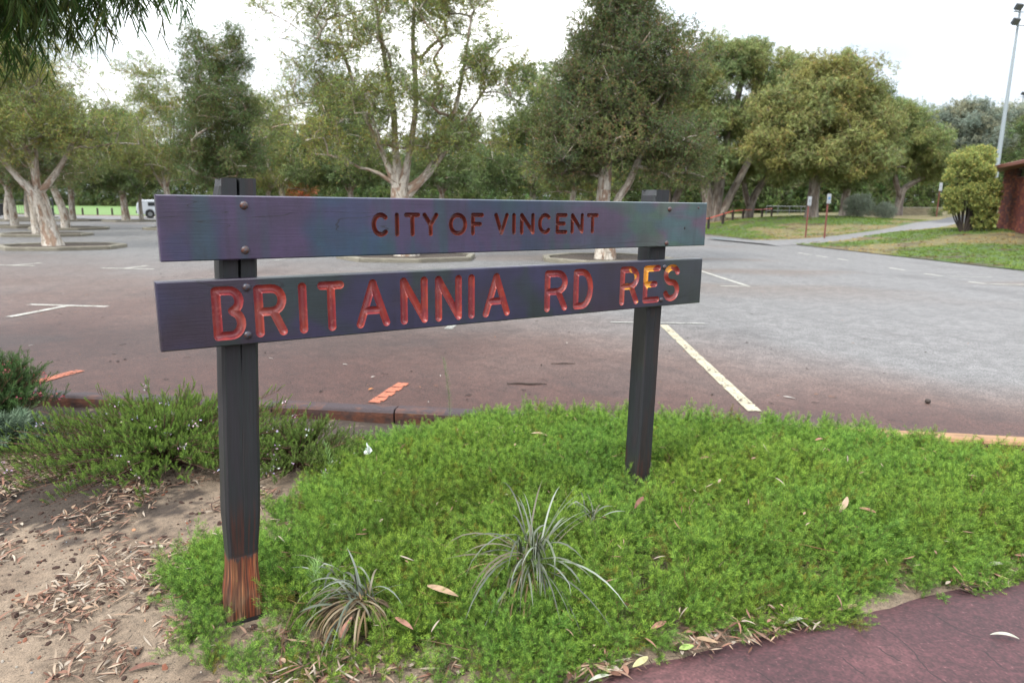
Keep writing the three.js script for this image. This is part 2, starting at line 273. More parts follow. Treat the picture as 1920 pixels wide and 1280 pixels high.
// grass bank on the far side of the road, with its rising path
const bankZ = [...range(8, -14, 12), ...range(-15, -56, 110), ...range(-58, -140, 24)], bankU = [0, 0.2, 0.4, ...range(0.7, 24, 80), ...range(25, 60, 24), ...range(64, 300, 12)];
const bankCol = (x, z) => {
  const n = fbm(x * 0.5, z * 0.5, 5, 181), m = fbm(x * 1.9, z * 1.9, 4, 184), d = x - roadX(z);
  let c = mix3([0.13, 0.25, 0.045], [0.20, 0.30, 0.07], n);
  const pth = pathDist(x, z), straw = ss(0.56, 0.70, n + 0.55 * Math.exp(-((pth - 1.6) ** 2) / 0.9) * 0.5 + 0.45 * Math.exp(-(((x - 19) / 6) ** 2) - ((z + 24.5) / 1.6) ** 2) + 0.25 * ss(-46, -50, z));
  c = mix3(c, [0.46, 0.34, 0.17], straw * 0.75);
  c = mix3(c, [0.16, 0.10, 0.065], ss(0.60, 0.68, m + 0.12 * ss(1.6, 0.2, d)) * 0.8);
  return c;
};
// centre line of the bank path
const pathPts = [[9.6, -29.2], [13.2, -30.3], [17.0, -32.6], [20.5, -35.4], [24.5, -39.6], [29.0, -45.5], [34.5, -53], [42, -62]];
function pathDist(x, z) { let m = 1e9; for (let i = 1; i < pathPts.length; i++) { const [ax, az] = pathPts[i - 1], dx = pathPts[i][0] - ax, dz = pathPts[i][1] - az, t = clamp(((x - ax) * dx + (z - az) * dz) / (dx * dx + dz * dz)); m = Math.min(m, Math.hypot(x - ax - dx * t, z - az - dz * t)); } return m; }
solo('grass_bank', sheet(bankU.map((u) => (z) => [roadX(z) + u + (u === 0 ? 0.12 * (fbm(z * 1.2, 3, 3, 5) - 0.5) : 0), z]), bankZ, (x, z) => bankH(x, z) + 0.018, bankCol, 1.6), std({ map: grassMap, vertexColors: true, bumpMap: soilBump, bumpScale: 0.02, roughness: 0.95 }), 'patchy green grass bank rising beyond the road', 'grass bank', null, 'structure');
{
  const cv = new THREE.CatmullRomCurve3(pathPts.map(([x, z]) => V(x, 0, z))), pos = [], uv = [], idx = [], n = 120, col = [];
  for (let i = 0; i <= n; i++) { const p = cv.getPoint(i / n), t = cv.getTangent(i / n), w = 1.05 + 1.5 * Math.exp(-i / 9) + 0.05 * (fbm(i * 0.4, 2, 3, 6) - 0.5); for (let k = 0; k <= 6; k++) { const o = lerp(-w, w, k / 6), x = p.x - t.z * o, z = p.z + t.x * o; pos.push(x, bankH(x, z) + 0.05 - (k === 0 || k === 6 ? 0.04 : 0), z); uv.push(x / 1.2, z / 1.2); const c = i < 62 + 6 * hash(k, 3) ? [0.40, 0.395, 0.39] : [0.15, 0.15, 0.16]; col.push(...c); } }
  for (let i = 0; i < n; i++) for (let k = 0; k < 6; k++) { const a = i * 7 + k; idx.push(a, a + 1, a + 7, a + 1, a + 8, a + 7); }
  const g = geoFrom(pos, idx, uv, col); if (g.attributes.normal.getY(10) < 0) { const I = g.index.array; for (let k = 0; k < I.length; k += 3) { const t = I[k]; I[k] = I[k + 1]; I[k + 1] = t; } g.computeVertexNormals(); }
  solo('path', g, phys({ map: asphaltMap, vertexColors: true, roughness: 0.7 }), 'grey asphalt path climbing the grass bank towards the trees', 'path', null, 'structure');
}
// playing field behind the car park
solo('playing_field', sheet(range(-150, 6, 40), range(-67.5, -210, 50), (x, z) => -0.02, (x, z) => mix3([0.22, 0.44, 0.08], [0.28, 0.48, 0.12], fbm(x * 0.2, z * 0.2, 4, 191)), 3), std({ map: grassMap, vertexColors: true, roughness: 0.95 }), 'bright green mown playing field behind the car park trees', 'field', null, 'structure');
solo('dirt_verge', sheet(range(-110, 7, 60), range(-62.9, -67.6, 5), () => -0.03, (x, z) => mix3([0.27, 0.13, 0.09], [0.22, 0.16, 0.1], fbm(x * 0.5, z * 0.5, 4, 193)), 2), std({ map: soilMap, vertexColors: true, roughness: 0.95 }), 'red brown dirt verge between car park and playing field', 'verge', null, 'structure');

// ================================================================ THE SIGN
const ARC = (cx, cy, rx_, ry, a0, a1, n = 14) => Array.from({ length: n + 1 }, (_, i) => { const a = (a0 + (a1 - a0) * i / n) * Math.PI / 180; return [cx + rx_ * Math.cos(a), cy + ry * Math.sin(a)]; });
const GLYPH = {
  C: [ARC(0.5, 0.5, 0.5, 0.5, 48, 312, 24)], I: [[[0.5, 0], [0.5, 1]]], T: [[[0, 1], [1, 1]], [[0.5, 1], [0.5, 0]]], Y: [[[0, 1], [0.5, 0.48], [1, 1]], [[0.5, 0.48], [0.5, 0]]],
  O: [ARC(0.5, 0.5, 0.5, 0.5, 0, 360, 32)], F: [[[0, 0], [0, 1], [1, 1]], [[0, 0.5], [0.8, 0.5]]], V: [[[0, 1], [0.5, 0], [1, 1]]], N: [[[0, 0], [0, 1], [1, 0], [1, 1]]],
  E: [[[1, 1], [0, 1], [0, 0], [1, 0]], [[0, 0.5], [0.78, 0.5]]],
  B: [[[0, 0], [0, 1], [0.55, 1], ...ARC(0.55, 0.77, 0.40, 0.23, 90, -60, 10), [0.66, 0.545], ...ARC(0.55, 0.27, 0.45, 0.27, 70, -90, 12), [0, 0]]],
  R: [[[0, 0], [0, 1], [0.5, 1], ...ARC(0.55, 0.74, 0.45, 0.26, 90, -90, 12), [0, 0.48]], [[0.6, 0.48], [1, 0]]],
  A: [[[0, 0], [0.5, 1], [1, 0]], [[0.2, 0.33], [0.8, 0.33]]], D: [[[0, 0], [0, 1], [0.4, 1], ...ARC(0.4, 0.5, 0.6, 0.5, 90, -90, 16), [0, 0]]],
  S: [[...ARC(0.5, 0.76, 0.5, 0.24, 22, 262, 16), ...ARC(0.5, 0.26, 0.5, 0.26, 86, -158, 16)]],
};
function segDist(x, y, a, b) { const dx = b[0] - a[0], dy = b[1] - a[1], t = clamp(((x - a[0]) * dx + (y - a[1]) * dy) / (dx * dx + dy * dy + 1e-12)); return Math.hypot(x - a[0] - dx * t, y - a[1] - dy * t); }
const sign = thing('park_sign', 'dark stained two-board timber park sign with routed red lettering on two posts', 'sign', [-0.946, 0, -2.212], THREE.MathUtils.degToRad(32));
// local axes of the sign: x along the boards, y up, z out of the face
function makeBoard(x0, x1, y0, y1, T, R, depth, letters, map, bump, paint, letterWord) {
  const cell = 0.0025, be = 0.004, nx = Math.round((x1 - x0 - 2 * be) / cell), ny = Math.round((y1 - y0 - 2 * be) / cell), X = (i) => lerp(x0 + be, x1 - be, i / nx), Y = (j) => lerp(y0 + be, y1 - be, j / ny);
  const D = new Float32Array((nx + 1) * (ny + 1)).fill(1), K = new Int16Array((nx + 1) * (ny + 1)).fill(-1);
  letters.forEach(([ch, a, b, lo, hi], k) => {
    const strokes = GLYPH[ch].map((pl) => pl.map(([u, v]) => [lerp(a + R, b - R, u), lerp(lo + R, hi - R, v)]));
    if (ch === 'I') strokes[0].forEach((p) => { p[0] = (a + b) / 2; });
    for (let j = 0; j <= ny; j++) { const y = Y(j); if (y < lo - R || y > hi + R) continue; for (let i = Math.max(0, Math.floor((a - 2 * R - x0) / cell)); i <= Math.min(nx, Math.ceil((b + 2 * R - x0) / cell)); i++) { const x = X(i); let d = 1; for (const s of strokes) for (let q = 1; q < s.length; q++) d = Math.min(d, segDist(x, y, s[q - 1], s[q])); const o = j * (nx + 1) + i; d += 0.0009 * (fbm(x * 130, y * 130, 2, 7) - 0.5); if (d < D[o]) { D[o] = d; K[o] = k; } } }
  });
  const front = [], inner = letters.map(() => []);
  const zOf = (d) => (d >= R ? 0 : -depth * Math.pow(Math.max(0, 1 - (d / R) ** 2), 0.8));
  const put = (dst, p) => dst.push(p[0], p[1], dst === front ? 0 : zOf(p[2]));
  function clip(tri, dst, inside) { // keep the side of d = R
    const out = [];
    for (let i = 0; i < 3; i++) { const A = tri[i], B = tri[(i + 1) % 3], ai = (A[2] < R) === inside, bi = (B[2] < R) === inside; if (ai) out.push(A); if (ai !== bi) { const t = (R - A[2]) / (B[2] - A[2]); out.push([lerp(A[0], B[0], t), lerp(A[1], B[1], t), R]); } }
    for (let i = 1; i < out.length - 1; i++) { put(dst, out[0]); put(dst, out[i]); put(dst, out[i + 1]); }
  }
  for (let j = 0; j < ny; j++) {
    let run = -1;
    const flush = (i) => { if (run < 0) return; const a = [X(run), Y(j), 1], b = [X(i), Y(j), 1], c = [X(i), Y(j + 1), 1], d = [X(run), Y(j + 1), 1]; for (const p of [a, b, c, a, c, d]) put(front, p); run = -1; };
    for (let i = 0; i < nx; i++) {
      const o = j * (nx + 1) + i, id = [o, o + 1, o + nx + 2, o + nx + 1], near = id.some((q) => D[q] < R);
      if (!near) { if (run < 0) run = i; continue; }
      flush(i);
      const P = [[X(i), Y(j), D[id[0]]], [X(i + 1), Y(j), D[id[1]]], [X(i + 1), Y(j + 1), D[id[2]]], [X(i), Y(j + 1), D[id[3]]]], k = Math.max(...id.map((q) => K[q]));
      for (const t of [[P[0], P[1], P[2]], [P[0], P[2], P[3]]]) { clip(t, front, false); clip(t, inner[k], true); }
    }
    flush(nx);
  }
  // the wooden body behind the face: bevelled rim, edges, back
  const rim = [[x0 + be, y0 + be, 0], [x1 - be, y0 + be, 0], [x1 - be, y1 - be, 0], [x0 + be, y1 - be, 0]], out = [[x0, y0, -be], [x1, y0, -be], [x1, y1, -be], [x0, y1, -be]], back = out.map(([x, y]) => [x, y, -T]);
  const quad = (a, b, c, d) => front.push(...a, ...b, ...c, ...a, ...c, ...d);
  for (let i = 0; i < 4; i++) { const n = (i + 1) % 4; quad(out[i], out[n], rim[n], rim[i]); quad(back[i], back[n], out[n], out[i]); }
  quad(back[1], back[0], back[3], back[2]);
  const uvOf = (p) => { const uv = []; for (let i = 0; i < p.length; i += 3) uv.push((p[i] - x0) / (x1 - x0), (p[i + 1] - y0 + 0.3 * p[i + 2]) / (y1 - y0)); return uv; };
  const b = part('board', geoFrom(front, null, uvOf(front)), phys({ map, bumpMap: bump, bumpScale: 0.0004, roughness: 0.4, specularIntensity: 1, clearcoat: 0.25, clearcoatRoughness: 0.35 }), sign, letterWord);
  const order = letters.map((l) => l[0]);
  inner.forEach((p, k) => {
    if (!p.length) return;
    let g = new THREE.BufferGeometry(); g.setAttribute('position', new THREE.Float32BufferAttribute(p, 3)); g = mergeVertices(g, 2e-5); g.computeVertexNormals();
    const c = [], q = g.attributes.position; for (let i = 0; i < q.count; i++) c.push(...paint(k, q.getX(i), q.getY(i), q.getZ(i)));
    g.setAttribute('color', new THREE.Float32BufferAttribute(c, 3));
    part('letter', g, letterMat, b, `routed letter ${order[k]}`);
  });
  return b;
}
const letterMat = phys({ vertexColors: true, roughness: 0.46, clearcoat: 0.2, clearcoatRoughness: 0.3 });
const boardTex = (seed, kind) => tex(2048, 192, (u, v) => {
  const x = u * 2.4, y = v * 0.21, wx = x + 0.12 * fbm(x * 6, y * 9, 3, seed + 51), n = fbm(wx * 3.2, y * 5 + seed + x * 0.4, 4, seed), m = fbm(wx * 7, y * 4 + x * 0.7, 3, seed + 3), st = fbm(x * 60, y * 5, 3, seed + 6), gr = fbm(x * 9, y * 260, 3, seed + 9), sp = vnoise(x * 210, y * 210, seed + 12), bl = fbm(x * 14, y * 14, 4, seed + 15);
  let c;
  if (kind === 0) {
    c = mix3([58, 56, 92], [44, 72, 98], ss(0.32, 0.68, n)); c = mix3(c, [80, 58, 94], 0.8 * ss(0.4, 0.68, m)); c = mix3(c, [44, 82, 88], 0.6 * ss(0.5, 0.75, fbm(x * 16, y * 1.5, 3, seed + 41)));
    const r = ss(0.5, 0.9, u + 0.14 * (n - 0.5));                               // oxidised end: green, grey and pinkish film
    let e = mix3([72, 100, 104], [104, 82, 104], ss(0.4, 0.62, fbm(x * 4.5, y * 9 + 4, 3, 18))); e = mix3(e, [76, 112, 82], 0.65 * ss(0.5, 0.66, fbm(x * 5 + 7, y * 10, 3, 23)));
    c = mix3(c, e, r * 0.9);
  } else {
    c = mix3([60, 46, 68], [54, 52, 88], ss(0.35, 0.65, n)); c = mix3(c, [40, 62, 58], 0.8 * ss(0.42, 0.72, m));
    c = mix3(c, [58, 68, 66], 0.7 * ss(0.8, 1.0, u + 0.1 * (n - 0.5)));
  }
  const bl2 = fbm(x * 5, y * 7, 4, seed + 61); let k = 0.93 + (st - 0.5) * 0.1 + (gr - 0.5) * 0.09 + (bl - 0.5) * 0.2 + (bl2 - 0.5) * 0.24 + (sp - 0.5) * 0.07;
  if (fbm(x * 46, y * 3 + 2, 2, seed + 31) > 0.78) k *= 0.93;                       // run marks
  if (sp < 0.02) k *= 1.12; const ck = Math.abs(fbm(x * 1.6, y * 16 + seed, 3, seed + 21) - 0.5); if (ck < 0.0028 && fbm(x * 2.2, y * 5, 2, seed + 25) > 0.56) k *= 0.62;
  c = c.map((q) => q * k * (kind ? 0.83 : 0.9));
  if (sp > 0.965) c = mix3(c, [40, 40, 44], 0.5);
  return c;
}, true, false);
const FS = [...'CITYOFVINCENT'].map((c, i) => [c, [0.514, 0.602, 0.641, 0.714, 0.823, 0.92, 1.025, 1.107, 1.147, 1.236, 1.326, 1.404, 1.49][i], [0.585, 0.622, 0.705, 0.78, 0.903, 0.978, 1.093, 1.129, 1.219, 1.307, 1.387, 1.474, 1.555][i], 1.377, 1.464]);
makeBoard(-0.172, 2.231, 1.31, 1.516, 0.045, 0.0086, 0.017, FS, boardTex(201, 0), grainBump, (k, x, y) => { const n = fbm(x * 60, y * 60, 3, 211); let c = mix3([0.20, 0.034, 0.020], [0.12, 0.024, 0.017], n); if (n > 0.68) c = [0.12, 0.04, 0.035]; return c; }, 'upper board reading CITY OF VINCENT');
const lowerU = [[-0.037, 0.066], [0.095, 0.201], [0.242, 0.271], [0.309, 0.405], [0.447, 0.577], [0.619, 0.732], [0.763, 0.879], [0.908, 0.937], [0.974, 1.103], [1.276, 1.397], [1.429, 1.538], [1.694, 1.81], [1.836, 1.943], [1.965, 2.072]];
const FL = [...'BRITANNIARDRES'].map((c, i) => [c, ...lowerU[i], 1.047, 1.225]);
makeBoard(-0.194, 2.224, 1.026, 1.248, 0.045, 0.0145, 0.0145, FL, boardTex(231, 1), grainBump, (k, x, y, z) => {
  const n = fbm(x * 26, y * 26, 4, 241), f = fbm(x * 120, y * 120, 3, 245), m = fbm(x * 9, y * 9, 3, 247);
  let c = mix3([0.36, 0.050, 0.036], [0.27, 0.036, 0.042], ss(0.35, 0.65, n)); c = mix3(c, [0.38, 0.10, 0.075], 0.6 * ss(0.55, 0.75, m));
  if (f > 0.72) c = mix3(c, [0.5, 0.16, 0.13], 0.4);
  if (k >= 11) { const w = [-0.12, 0.05, 0.085][k - 11]; const q = fbm(x * 17 + 3, y * 17, 3, 249); c = mix3(c, [0.85, 0.36, 0.03], ss(0.66 - w, 0.70 - w, q)); }
  return c;
}, 'lower board reading BRITANNIA RD RES');
// posts: squared timber, weathered top, checked faces
function makePost(xTop, xBase, yTop, yBase, w, worn, seed, label) {
  const rows = [], N = 70, ring = 24, pos = [], uv = [], idx = [];
  const half = w / 2, ch = 0.010;
  for (let j = 0; j <= N; j++) {
    const t = j / N, y = lerp(yBase, yTop, t), cx = lerp(xBase, xTop, (y - 0) / 1.57);
    let sx = 1; if (worn) { sx = y < 0.22 ? lerp(1.08, 0.88, ss(0.04, 0.2, y)) : lerp(0.88, 1.03, ss(0.22, 0.42, y)); }
    const topCut = Math.max(0, y - (yTop - 0.034));
    const split = worn ? 0.02 * ss(0.85, 1.4, y) : 0;
    const sec = [[-half, -half + ch], [-half, half - ch], [-half + ch, half], [-half * 0.55, half], [0.001 - 0.0012 - 0.12 * split, half], [0.002, half - split * 1.2 - 0.0005], [0.003 + 0.0012 + 0.12 * split, half], [half * 0.55, half], [half - ch, half], [half, half - ch], [half, -half + ch], [half - ch, -half], [-half + ch, -half]];
    for (let k = 0; k <= sec.length; k++) {
      const [a, b] = sec[k % sec.length]; let px = a * sx, pz = b * sx; const wob = 0.0022 * (fbm(k * 3.1 + seed, y * 7, 3, seed) - 0.5);
      if (a < -half * 0.9) px += topCut * 0.75;                      // bevelled cut on the left of the top
      pos.push(cx + px + wob, y, -0.045 - half + pz + wob - (worn ? 0 : 0)); uv.push(k / sec.length, y / 1.7);
    }
  }
  const S = 14;
  for (let j = 0; j < N; j++) for (let k = 0; k < S - 1; k++) { const a = j * S + k; idx.push(a, a + 1, a + S, a + 1, a + S + 1, a + S); }
  const top = N * S, c0 = pos.length / 3; pos.push(xTop, yTop - 0.004, -0.045 - half); uv.push(0.5, 1);
  for (let k = 0; k < S - 1; k++) idx.push(top + k, top + k + 1, c0);
  const g0 = geoFrom(pos, idx, uv).toNonIndexed(); g0.computeVertexNormals();
  const map = tex(512, 1024, (u, v) => {
    const y = v * 1.7, n = fbm(u * 40, y * 2.2, 4, seed + 1), s = fbm(u * 90, y * 4, 3, seed + 4), b = fbm(u * 7, y * 5, 4, seed + 6), gr = vnoise(u * 170, y * 18, seed + 8);
    let c = mix3([50, 47, 56], [42, 50, 52], ss(0.4, 0.62, n)); c = mix3(c, [66, 44, 44], 0.8 * ss(0.56, 0.72, b)); if (s > 0.63) c = mix3(c, [38, 34, 38], 0.55); if (u < 0.11 || u > 0.93) c = mix3(c, [52, 62, 46], 0.55 * ss(0.35, 0.7, b));
    if (worn) {
      const e = y + 0.05 * (fbm(u * 22, 3, 4, seed + 9) - 0.5) + 0.025 * (fbm(u * 80, y * 30, 2, seed + 11) - 0.5), bare = ss(0.245, 0.225, e);
      let wd = mix3([124, 60, 32], [84, 46, 30], ss(0.35, 0.62, n)); wd = mix3(wd, [146, 98, 64], 0.8 * ss(0.52, 0.74, fbm(u * 30 + 4, y * 5, 3, seed + 13))); wd = mix3(wd, [128, 104, 84], 0.65 * ss(0.42, 0.64, fbm(u * 12, y * 10, 3, seed + 15)) * ss(0.15, 0.05, y)); wd = wd.map((q) => q * (0.84 + 0.28 * gr)); if (fbm(u * 110, y * 6, 2, seed + 17) > 0.68) wd = wd.map((q) => q * 0.6);
      c = mix3(c, wd, bare);
      const rr = ss(0.5, 0.35, y) * ss(0.58, 0.7, fbm(u * 34, y * 3, 3, seed + 19)) * ss(0.2, 0.27, y); c = mix3(c, [104, 46, 30], rr * 0.8);
    } else { const rr = ss(0.42, 0.22, y) * ss(0.52, 0.68, fbm(u * 24, y * 6, 3, seed + 19)); c = mix3(c, [92, 44, 34], rr * 0.8); }
    return c.map((q) => q * (y < 0.24 && worn ? 1.0 : 0.64) * (0.85 + 0.35 * gr));
  });
  return part('post', g0, std({ map, bumpMap: map, bumpScale: 0.0025, roughness: 0.66 }), sign, label);
}
makePost(0.076, 0.004, 1.572, -0.28, 0.116, true, 301, 'post with paint worn off at its rotting foot');
makePost(1.974, 1.946, 1.573, -0.28, 0.102, false, 331, 'post standing in the groundcover');
// dome headed bolts
{
  const prof = [[0, 0.0085], [0.005, 0.0079], [0.009, 0.0058], [0.0118, 0.0026], [0.0128, 0], [0.0128, -0.003], [0, -0.003]].map(([r, h]) => new THREE.Vector2(r, h));
  const g = new THREE.LatheGeometry(prof, 18).rotateX(Math.PI / 2);
  const rust = tex(128, 128, (u, v) => { const n = fbm(u * 9, v * 9, 4, 341, 9); return mix3([84, 82, 88], [104, 58, 42], ss(0.42, 0.66, n)).map((q) => q * (0.75 + 0.4 * fbm(u * 40, v * 40, 2, 343, 40))); });
  const rm = std({ map: rust, roughness: 0.5, metalness: 0.25 }), pm = std({ map: rust, color: lin(0.52, 0.62, 0.8), roughness: 0.45, metalness: 0.1 });
  [[0.083, 1.485, rm], [0.078, 1.341, rm], [1.979, 1.484, rm], [1.971, 1.326, rm], [0.075, 1.218, pm], [0.069, 1.058, pm], [1.966, 1.213, pm], [1.957, 1.057, pm]].forEach(([x, y, m]) => { const b = part('bolt', g, m, sign); b.position.set(x, y, 0.0005); b.scale.setScalar(x > 1 ? 0.95 : 1.08); });
  const nail = part('nail', g, rm, sign); nail.position.set(2.17, 1.492, 0.0004); nail.scale.set(0.45, 0.45, 0.25);
  const hole = part('nail', g, std({ color: lin(0.02, 0.02, 0.022), roughness: 0.8 }), sign); hole.position.set(2.085, 1.395, 0.0003); hole.scale.set(0.4, 0.5, 0.1);  // flat black disc painted as the darkness inside a hole, no nail
}

// ================================================================ PLANT KIT
// blades: list of {o, d, n, l, w, c, droop}; each blade is a folded lance leaf
function leafGeo(blades, stems = []) {
  const pos = [], col = [], idx = [];
  for (const b of blades) {
    const s = b.d.clone().cross(b.n).normalize(), up = s.clone().cross(b.d).normalize(), i0 = pos.length / 3, L = b.l, w = b.w / 2, dr = b.droop || 0;
    const P = (t, k) => b.o.clone().addScaledVector(b.d, t * L).addScaledVector(s, k * w).addScaledVector(UPV, -dr * t * t * L).addScaledVector(up, Math.abs(k) * w * 0.25);
    const pts = b.seg ? [P(0, -0.45), P(0, 0.45), P(0.35, -1), P(0.35, 1), P(0.7, -0.8), P(0.7, 0.8), P(1, 0)] : [P(0, 0), P(0.42, -1), P(0.42, 1), P(1, 0)];
    for (const p of pts) { pos.push(p.x, p.y, p.z); col.push(...b.c); }
    if (b.seg) idx.push(i0, i0 + 1, i0 + 2, i0 + 1, i0 + 3, i0 + 2, i0 + 2, i0 + 3, i0 + 4, i0 + 3, i0 + 5, i0 + 4, i0 + 4, i0 + 5, i0 + 6); else idx.push(i0, i0 + 2, i0 + 1, i0 + 1, i0 + 2, i0 + 3);
  }
  for (const s of stems) { // thin three sided twig
    const t = s.b.clone().sub(s.a).normalize(), n = (Math.abs(t.y) < 0.9 ? UPV.clone() : V(1, 0, 0)).cross(t).normalize(), m = t.clone().cross(n), i0 = pos.length / 3;
    for (const [p, r] of [[s.a, s.r], [s.b, s.r * 0.6]]) for (let k = 0; k < 3; k++) { const a = k * 2.094, q = p.clone().addScaledVector(n, Math.cos(a) * r).addScaledVector(m, Math.sin(a) * r); pos.push(q.x, q.y, q.z); col.push(...s.c); }
    for (let k = 0; k < 3; k++) { const j = (k + 1) % 3; idx.push(i0 + k, i0 + j, i0 + 3 + k, i0 + j, i0 + 3 + j, i0 + 3 + k); }
  }
  return geoFrom(pos, idx, null, col);
}
const rdir = (R) => { const z = R() * 2 - 1, a = R() * 6.283, r = Math.sqrt(1 - z * z); return V(r * Math.cos(a), z, r * Math.sin(a)); };
const gauss = (R) => (R() + R() + R() + R() - 2) * 1.0;
const leafMat = new THREE.MeshPhysicalMaterial({ vertexColors: true, side: THREE.DoubleSide, roughness: 0.7, transmission: 0.4, thickness: 0, specularIntensity: 0.2 });
const dullLeaf = phys({ vertexColors: true, side: THREE.DoubleSide, roughness: 0.85, specularIntensity: 0.3 });
// a twig of tree leaves, pointing up +y
function treeSpray(seed, { n = 18, len = 0.34, ll = 0.075, lw = 0.016, spread = 1, droop = 0.2, c = [0.5, 0.5, 0.5], v = 0.25, twig = [0.2, 0.17, 0.14], tip = null }) {
  const R = rng(seed), blades = [], stems = [{ a: V(0, -0.08, 0), b: V(0, len * 0.55, 0), r: 0.0035, c: twig }];
  for (let k = 0; k < 3; k++) { const d = rdir(R); d.y = Math.abs(d.y) + 0.4; d.normalize(); stems.push({ a: V(0, len * (0.1 + 0.2 * k), 0), b: d.multiplyScalar(len * 0.5).add(V(0, len * 0.15 * k, 0)), r: 0.0025, c: twig }); }
  for (let k = 0; k < n; k++) {
    const s = stems[k % stems.length], o = s.a.clone().lerp(s.b, 0.25 + 0.75 * R()), d = rdir(R).multiplyScalar(spread).add(V(0, 0.55 - droop, 0)).normalize(), q = 1 + (R() - 0.5) * 2 * v;
    blades.push({ o, d, n: rdir(R), l: ll * (0.7 + 0.6 * R()), w: lw * (0.8 + 0.5 * R()), c: (tip && R() < tip.p ? tip.c : c).map((x) => x * q), droop: droop * 0.8 });
  }
  return leafGeo(blades, stems);
}
// bark: pale papery sheets, or grey gum bark
const paperBark = tex(512, 1024, (u, v) => { const n = fbm(u * 7, v * 5, 5, 401, 0), m = fbm(u * 9, v * 6, 4, 404), f = fbm(u * 40, v * 30, 3, 407), e = Math.abs(fbm(u * 8, v * 4, 4, 409) - 0.5); let c = mix3([222, 212, 198], [190, 178, 162], ss(0.35, 0.65, n)); c = mix3(c, [142, 106, 82], 0.65 * ss(0.56, 0.7, m)); if (e < 0.012) c = mix3(c, [92, 74, 62], 0.7); return c.map((q) => q * (0.8 + 0.36 * f)); });
const gumBark = tex(512, 512, (u, v) => { const n = fbm(u * 6, v * 3, 5, 421), m = fbm(u * 20, v * 3, 3, 424), f = fbm(u * 40, v * 20, 3, 427); let c = mix3([164, 152, 140], [122, 110, 102], ss(0.35, 0.65, n)); c = mix3(c, [96, 78, 66], 0.7 * ss(0.58, 0.72, m)); return c.map((q) => q * (0.8 + 0.36 * f)); });
const darkBark = tex(256, 256, (u, v) => { const n = fbm(u * 9, v * 4, 5, 431); return mix3([84, 72, 64], [50, 42, 38], n); });
const BARK = { paper: std({ map: rep(paperBark, 0.7, 0.5), bumpMap: rep(paperBark, 0.7, 0.5), bumpScale: 0.025, roughness: 0.85 }), gum: std({ map: rep(gumBark, 0.5, 0.4), bumpMap: rep(gumBark, 0.5, 0.4), bumpScale: 0.02, roughness: 0.85 }), dark: std({ map: darkBark, roughness: 0.9 }) };
const SPRAY = {
  paper: [1, 2, 3].map((s) => treeSpray(510 + s, { c: [0.222, 0.282, 0.081], tip: { p: 0.10, c: [0.351, 0.266, 0.079] }, n: 20 })),
  dense: [1, 2, 3].map((s) => treeSpray(520 + s, { c: [0.125, 0.179, 0.063], tip: { p: 0.15, c: [0.242, 0.148, 0.081] }, n: 24, ll: 0.07 })),
  gum: [1, 2, 3].map((s) => treeSpray(530 + s, { c: [0.225, 0.281, 0.103], tip: { p: 0.12, c: [0.349, 0.286, 0.134] }, ll: 0.13, lw: 0.022, n: 22, len: 0.42, droop: 0.75 })),
  olive: [1, 2, 3].map((s) => treeSpray(540 + s, { c: [0.125, 0.175, 0.059], ll: 0.12, lw: 0.024, n: 22, len: 0.42, droop: 0.5 })),
  blue: [1, 2].map((s) => treeSpray(550 + s, { c: [0.269, 0.308, 0.235], ll: 0.13, lw: 0.026, n: 22, len: 0.42, droop: 0.6 })),  // distance haze put into the leaf colour: paler and greyer
  lemon: [1, 2, 3].map((s) => treeSpray(560 + s, { c: [0.29, 0.345, 0.11], ll: 0.065, lw: 0.022, n: 30, len: 0.18, droop: 0.0, tip: { p: 0.12, c: [0.515, 0.426, 0.134] } })),
  rust: [1].map((s) => treeSpray(570 + s, { c: [0.403, 0.134, 0.056], ll: 0.10, lw: 0.03, n: 22, len: 0.3 })),
};
